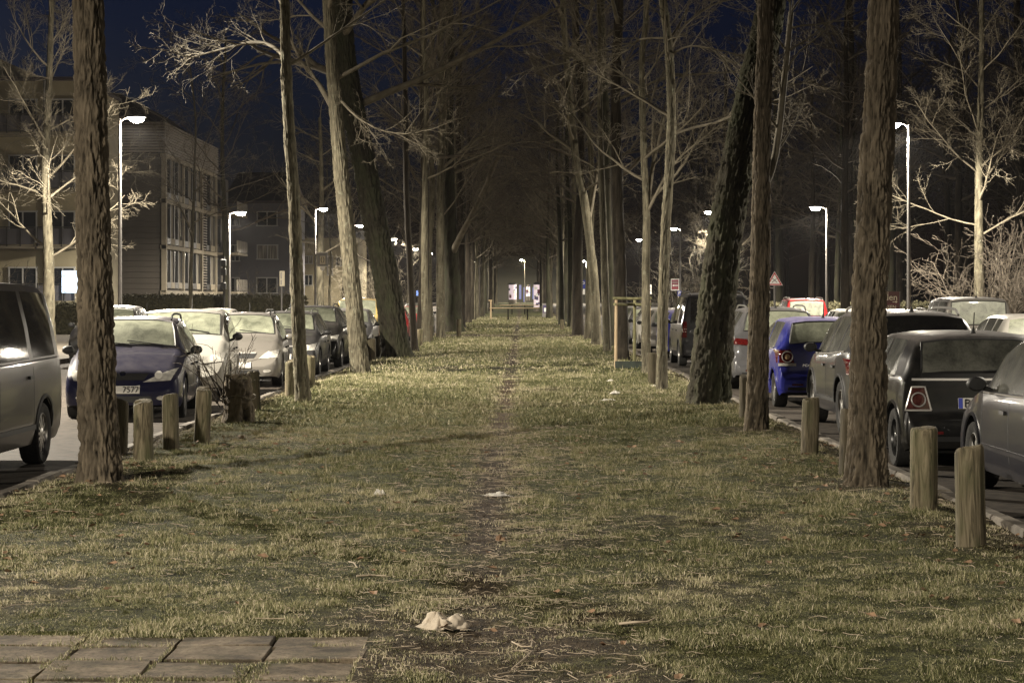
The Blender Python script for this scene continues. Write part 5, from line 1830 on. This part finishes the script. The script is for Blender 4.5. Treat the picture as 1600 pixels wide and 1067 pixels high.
# ------------------------------------------------------------------ buildings
varied('bldg_cream', (0.24, 0.205, 0.13), (0.31, 0.27, 0.175), (1, 1, 1), .8, 6, 0.9)
varied('bldg_clad', (0.06, 0.052, 0.043), (0.09, 0.078, 0.064), (1, 1, 1), .5, 6, 0.8)
varied('bldg_frame', (0.19, 0.165, 0.12), (0.27, 0.235, 0.175), (1, 1, 1), 1.0, 5, 0.8)
varied('bldg_louvre', (0.16, 0.138, 0.112), (0.22, 0.19, 0.155), (1, 1, 1), 1.0, 5, 0.6)
varied('bldg_grey', (0.085, 0.082, 0.092), (0.115, 0.11, 0.12), (1, 1, 1), .6, 6, 0.9)
varied('roof_dark', (0.03, 0.022, 0.024), (0.05, 0.038, 0.04), (1, 1, 1), 3, 4, 0.8)
mat('win_frame', (0.32, 0.31, 0.29), 0.5)
mat('win_frame_dark', (0.03, 0.028, 0.026), 0.5)
m = mat('win_glass', (0.02, 0.022, 0.026), 0.06)
m = mat('curtain', (0.3, 0.27, 0.2), 0.9)
t = NT(m)
v = t.coord((9, 9, 0.4))
f = t.noise(v, 1.0, 4.0, 0.6)
t.l(t.ramp(f, [(0.35, (0.05, 0.043, 0.033)), (0.5, (0.17, 0.15, 0.12)), (0.68, (0.42, 0.385, 0.31))]), t.b.inputs['Base Color'])
t.b.inputs['Coat Weight'].default_value = 0.6
mat('lit_panel', (0.8, 0.9, 1), 0.4, emit=(0.62, 0.80, 1.0), es=1.5)

def clad_building():
    X0, Y0, Y1, Z0 = xat(255, 150), 150.0, 184.0, 0.0
    root = empty('louvred_building', (X0, Y0, 0))
    top = 14.6
    W_ = 16
    mb = MB()
    mb.box((-W_ / 2 - .12, (Y1 - Y0) / 2 + .12, 6.2), (W_, Y1 - Y0, 12.4))
    mb.build('wall', 'bldg_clad', root)
    board = MB().box((0, 0, 0), (W_, .06, .40), bev=.012).mesh('cladding_board', 'bldg_clad')
    for i in range(28):
        link('cladding_board', board, root, (-W_ / 2 - .1, .06, 1.0 + i * .415))
    # street facade: frame posts and slabs, x = 0 plane facing +x
    fl = [(2.5, 5.35), (5.75, 8.75), (9.1, 12.1)]
    cols = [(.8, 7.6), (8.6, 16.4), (19.6, 24.4), (25.2, 31.0)]
    for z in (2.2, 5.55, 8.92, 12.25):
        mb = MB(); mb.box((0.02, 12.5, z), (.42, 25.2, .30)); mb.build('floor_band', 'bldg_frame', root)
    for y in (.15, 8.1, 17.2, 25.0):
        mb = MB(); mb.box((0.05, y, 7.2), (.34, .5, 9.9)); mb.build('pier', 'bldg_frame', root)
    curt = {}
    for ci, (ya, yb) in enumerate(cols):
        n = 2 if ci < 2 else 1
        for (za, zb_) in fl:
            w = (yb - ya) / (2 * n)
            for k in range(2 * n):
                yc = ya + (k + .5) * w
                glazed = k % 2 == 1
                mb = MB()
                mb.box((-.02, yc, (za + zb_) / 2), (.10, w - .25, zb_ - za - .12))
                wn_ = mb.build('window', 'curtain' if glazed else 'win_glass', root)
                fr = MB()
                fr.box((.04, yc - w / 2 + .07, (za + zb_) / 2), (.16, .14, zb_ - za))
                fr.box((.04, yc + w / 2 - .07, (za + zb_) / 2), (.16, .14, zb_ - za))
                fr.build('frame', 'win_frame_dark', wn_)
                si = MB()
                si.box((.07, yc, za + .25), (.18, w - .1, .45))
                si.build('parapet', 'bldg_frame' if glazed else 'win_frame_dark', wn_)
    # shutter of slats between two window columns
    slat = MB().box((0, 0, 0), (.12, 2.6, .10)).mesh('slat', 'bldg_louvre')
    for (za, zb_) in fl:
        z = za + .1
        while z < zb_ - .05:
            link('slat', slat, root, (.08, 18.4 + .35, z))
            z += .22
    slat2 = MB().box((0, 0, 0), (.12, .7, .10)).mesh('slat', 'bldg_louvre')
    for (za, zb_) in fl:
        z = za + .1
        while z < zb_ - .05:
            link('slat', slat2, root, (.12, 8.1, z))
            z += .28
    # roof band of long louvres, both faces
    lv = MB().box((0, 0, 0), (.16, 26.4, .14)).mesh('louvre', 'bldg_louvre')
    lv2 = MB().box((0, 0, 0), (W_, .16, .14)).mesh('louvre', 'bldg_louvre')
    for i in range(11):
        z = 12.55 + i * .205
        link('louvre', lv, root, (.1, 12.9, z))
        link('louvre', lv2, root, (-W_ / 2 + .05, -.08, z))
    mb = MB(); mb.box((-W_ / 2 - .3, 13, 13.5), (W_ - .2, 25.6, 2.2)); mb.build('parapet_wall', 'roof_dark', root)
    mb = MB()
    mb.add([(-13, 2, 14.6), (-.6, 2, 14.6), (-.6, 30, 14.6), (-13, 30, 14.6), (-10, 4, 17.2), (-4, 4, 17.2), (-4, 26, 17.2), (-10, 26, 17.2)], [(0, 1, 5, 4), (1, 2, 6, 5), (2, 3, 7, 6), (3, 0, 4, 7), (4, 5, 6, 7)])
    mb.build('roof', 'roof_dark', root)
    # balcony bay at the far end
    for z in (2.3, 5.65, 9.0):
        mb = MB(); mb.box((.9, 29.5, z), (1.8, 6.5, .2)); mb.build('balcony', 'bldg_frame', root)
        mb = MB(); mb.box((1.75, 29.5, z + .65), (.06, 6.5, 1.0)); mb.build('balustrade', 'curtain', root)
    tag(root, 'modern building with louvred top storey and curtained tall windows', 'building')
clad_building()

def cream_block():
    d = 108.0
    x1 = xat(122, d)
    root = empty('apartment_block', (x1, d, 0))
    mb = MB(); mb.box((-8, 5.5, 6.6), (16, 11, 13.6)); mb.build('wall', 'bldg_cream', root)
    mb = MB(); mb.box((-10.2, 4.9, 13.9), (11.5, 11.8, 1.2)); mb.build('roof_storey', 'bldg_cream', root)
    mb = MB(); mb.box((-8, 5.2, 13.25), (16.3, 11.6, .14)); mb.build('roof_edge', 'roof_dark', root)
    mb = MB(); mb.tube([(-1.75, -.1, .5), (-1.75, -.1, 13.2)], .07, 8); mb.build('downpipe', 'lamp_pole', root)
    for zi in range(4):
        z = 1.8 + zi * 2.95
        for (xc, w) in ((-.8, 1.3), (-2.9, 1.5), (-5.2, 1.2), (-7.6, 1.6)):
            mb = MB(); mb.box((xc, -.02, z + .75), (w, .08, 1.55)); wn_ = mb.build('window', 'win_glass', root)
            fr = MB()
            for q in (-1, 0, 1):
                fr.box((xc + q * (w / 2 - .03), -.07, z + .75), (.07, .06, 1.6))
            fr.box((xc, -.07, z + 1.55), (w + .06, .07, .08))
            fr.box((xc, -.07, z - .04), (w + .06, .10, .09))
            fr.build('frame', 'win_frame', wn_)
        for (xc, w) in ((-.9, 2.0), (-3.1, 2.2), (-6.8, 3.6)):
            bl = MB(); bl.box((xc, -.65, z - .35), (w, 1.1, .16)); b_ = bl.build('balcony', 'bldg_frame', root)
            pn_ = MB()
            pn_.box((xc, -1.16, z + .2), (w - .06, .04, .82))
            pn_.build('balcony_panel', 'bldg_grey', b_)
            rl = MB()
            rl.box((xc, -1.18, z + .68), (w, .07, .06))
            for q in range(4):
                rl.box((xc - w / 2 + .04 + q * (w - .08) / 3, -1.20, z + .18), (.05, .05, 1.0))
            rl.build('railing', 'win_frame_dark', b_)
    tag(root, 'cream apartment block with balconies behind the pale lit tree', 'building')
    sx0, sx1 = xat(97, 106), xat(129, 106)
    r2 = empty('lit_panel', ((sx0 + sx1) / 2, 106, -.03))
    mb = MB(); mb.box((0, 0, (zat(457, 106) + zat(422, 106)) / 2), (sx1 - sx0, .2, zat(422, 106) - zat(457, 106)), bev=.02); mb.build('light_box', 'lit_panel', r2)
    for s in (-1, 1):
        mb = MB(); mb.tube([(s * (sx1 - sx0) * .4, 0, 0), (s * (sx1 - sx0) * .4, 0, 2.1)], .05, 8); mb.build('post', 'car_plastic', r2)
    tag(r2, 'glowing bluish white panel left of the thick left trunk', 'light panel')
cream_block()

def plain_block(px0, px1, pyt, d, m, wins, label, depth=14, base=-.3, name='grey_house'):
    x0, x1 = xat(px0, d), xat(px1, d)
    zt_ = zat(pyt, d)
    root = empty(name, (x0, d, 0))
    mb = MB(); mb.box(((x1 - x0) / 2, depth / 2, (zt_ + base) / 2), (x1 - x0, depth, zt_ - base)); mb.build('wall', m, root)
    mb = MB(); mb.box(((x1 - x0) / 2, depth / 2, zt_ + .12), (x1 - x0 + .5, depth + .5, .24)); rf = mb.build('roof_edge', 'roof_dark', root)
    mb = MB()
    w = x1 - x0
    mb.add([(-.3, -.3, zt_ + .25), (w + .3, -.3, zt_ + .25), (w + .3, depth + .3, zt_ + .25), (-.3, depth + .3, zt_ + .25), (.3, depth / 2, zt_ + 3.4), (w - .3, depth / 2, zt_ + 3.4)], [(0, 1, 5, 4), (2, 3, 4, 5), (1, 2, 5), (3, 0, 4)])
    mb.build('roof', 'roof_dark', root)
    for (a, b, c, e, gm) in wins:
        wx0, wx1 = xat(a, d) - x0, xat(b, d) - x0
        z0, z1 = zat(e, d), zat(c, d)
        mb = MB(); mb.box(((wx0 + wx1) / 2, -.01, (z0 + z1) / 2), (wx1 - wx0, .06, z1 - z0)); wn_ = mb.build('window', gm, root)
        fr = MB()
        for xx in (wx0, (wx0 + wx1) / 2, wx1):
            fr.box((xx, -.05, (z0 + z1) / 2), (.10, .08, z1 - z0 + .1))
        fr.box(((wx0 + wx1) / 2, -.05, z1), (wx1 - wx0, .075, .10))
        fr.box(((wx0 + wx1) / 2, -.08, z0), (wx1 - wx0 + .2, .16, .10))
        fr.build('frame', 'win_frame', wn_)
    tag(root, label, 'building')
plain_block(352, 452, 318, 196, 'bldg_grey', [(402, 433, 331, 353, 'win_glass'), (402, 434, 383, 405, 'curtain'), (401, 433, 434, 458, 'win_glass'), (361, 374, 383, 408, 'win_glass'), (361, 374, 434, 460, 'win_glass'), (361, 374, 331, 353, 'win_glass')],
            'plain grey house with white framed windows behind the hedge')
plain_block(470, 560, 372, 262, 'bldg_cream', [(476, 488, 400, 412, 'curtain'), (512, 520, 400, 430, 'curtain'), (526, 538, 402, 416, 'win_glass'), (476, 488, 430, 446, 'win_glass')],
            'pale distant house behind the tree with emblem sign', name='pale_house')

# ------------------------------------------------------------------ hedges and thickets
varied('hedge_leaf', (0.03, 0.03, 0.014), (0.085, 0.075, 0.035), (1, 1, 1), 8, rough=0.85)
def hedge(label, x0, x1, y0, y1, h, n, seed, zb=-.05):
    rg = np.random.default_rng(seed)
    root = empty('hedge', ((x0 + x1) / 2, (y0 + y1) / 2, zb))
    cx_, cy_ = (x0 + x1) / 2, (y0 + y1) / 2
    lx, ly = abs(x1 - x0) / 2, abs(y1 - y0) / 2
    mb = MB(); mb.box((0, 0, h / 2 - .05), (lx * 2 - .2, ly * 2 - .2, h - .1)); mb.build('core', 'hedge_leaf', root)
    u = rg.uniform(-1, 1, (n, 3))
    ax = rg.choice(3, n, p=[.15, .6, .25])
    sg = np.where(rg.random(n) < .5, -1, 1)
    u[np.arange(n), ax] = sg * rg.uniform(.9, 1.06, n)
    P = u * np.array([lx, ly, h / 2]) + np.array([0, 0, h / 2])
    P[:, 2] = np.abs(P[:, 2] + rg.normal(0, .05, n))
    s = rg.uniform(.05, .12, n)[:, None]
    a, b = rg.normal(size=(n, 3)), rg.normal(size=(n, 3))
    a /= np.linalg.norm(a, axis=1, keepdims=True); b /= np.linalg.norm(b, axis=1, keepdims=True)
    V = np.stack([P - a * s, P + b * s * .6, P + a * s, P - b * s * .6], 1).reshape(-1, 3)
    F = (np.arange(n)[:, None] * 4 + np.arange(4)[None])
    link('leaves', np_mesh('leaves', V, [F], 'hedge_leaf', False), root)
    tag(root, label, 'hedge')
hedge('low clipped hedge in front of the louvred building', xat(165, 128), xat(470, 128), 127, 129, 1.95, 16000, 1)
hedge('dark hedge behind the right street row', xat(1190, 105) , xat(1330, 105) + 6, 108, 110, 1.5, 9000, 2)
hedge('dark hedge in front of the cream apartment block', xat(-60, 100), xat(160, 100), 99.2, 100.6, 1.5, 9000, 3)

def thicket(label, px, d, n, h, spread, seed, tw, cfg, name='leafless_shrub'):
    rg = random.Random(seed)
    x = xat(px, d)
    root = empty(name, (x, d, -.05))
    br = []
    for k in range(n):
        a = rg.uniform(0, 6.28)
        r = rg.uniform(0, spread)
        s = rg.uniform(.1, .6)
        grow(rg, (math.cos(a) * r, math.sin(a) * r, 0), (math.cos(a) * s, math.sin(a) * s, 1), h * rg.uniform(.6, 1.1), .024, 0, br, cfg)
    V, F = polytubes(br)
    link('stems', np_mesh('stems', V, F, tw, True), root)
    tag(root, label, 'shrub')
SH = dict(CFG, n=[7, 5, 4], kids=[8, 5], jit=[.15, .25, .28], up=[-.03, .0, .0], ratio=[.42, .45], side=[5, 3, 3], rmin=.009)
thicket('tangled leafless shrub below the drooping street tree', 1548, 75.0, 30, 4.2, 1.5, 31, 'twig_dark', SH)
thicket('leafless shrub climbing at the right picture edge', 1596, 72, 22, 3.8, 1.2, 32, 'twig_dark', SH)
thicket('leafless bush before the cream apartment block', 15, 90, 14, 3.2, .8, 33, 'twig_dark', SH)
thicket('spindly bush growing over the hedge by the notice panel', 420, 128, 12, 3.2, 1.0, 34, 'twig', SH)
thicket('pale leafless shrub behind the pale left leaning trunk', 565, 175, 22, 5.5, 2.0, 35, 'twig', SH)
thicket('bright leafless bush between mossy tree and thin dark trunk', 628, 190, 24, 6.0, 2.0, 36, 'twig', SH)
thicket('leafless bush under the maroon arrow sign', 1040, 135, 18, 4.0, 1.3, 37, 'twig', SH)
thicket('leafless bush left of the leaning mossy trunk', 1095, 140, 18, 5.5, 1.6, 38, 'twig', SH)
# ------------------------------------------------------------------ night haze
hz_ = MB()
hz_.box((0, 175, 11.5), (260, 480, 27))
ho = hz_.build('haze', None)
mh = bpy.data.materials.new('haze')
mh.use_nodes = True
nt = mh.node_tree
nt.nodes.remove(nt.nodes['Principled BSDF'])
pv = nt.nodes.new('ShaderNodeVolumePrincipled')
pv.inputs['Color'].default_value = (0.85, 0.85, 0.88, 1)
pv.inputs['Density'].default_value = 0.00007
pv.inputs['Anisotropy'].default_value = 0.35
nt.links.new(pv.outputs[0], nt.nodes['Material Output'].inputs['Volume'])
ho.data.materials.append(mh)
tag(ho, 'thin night mist glowing around the lamps', 'haze', kind='stuff')
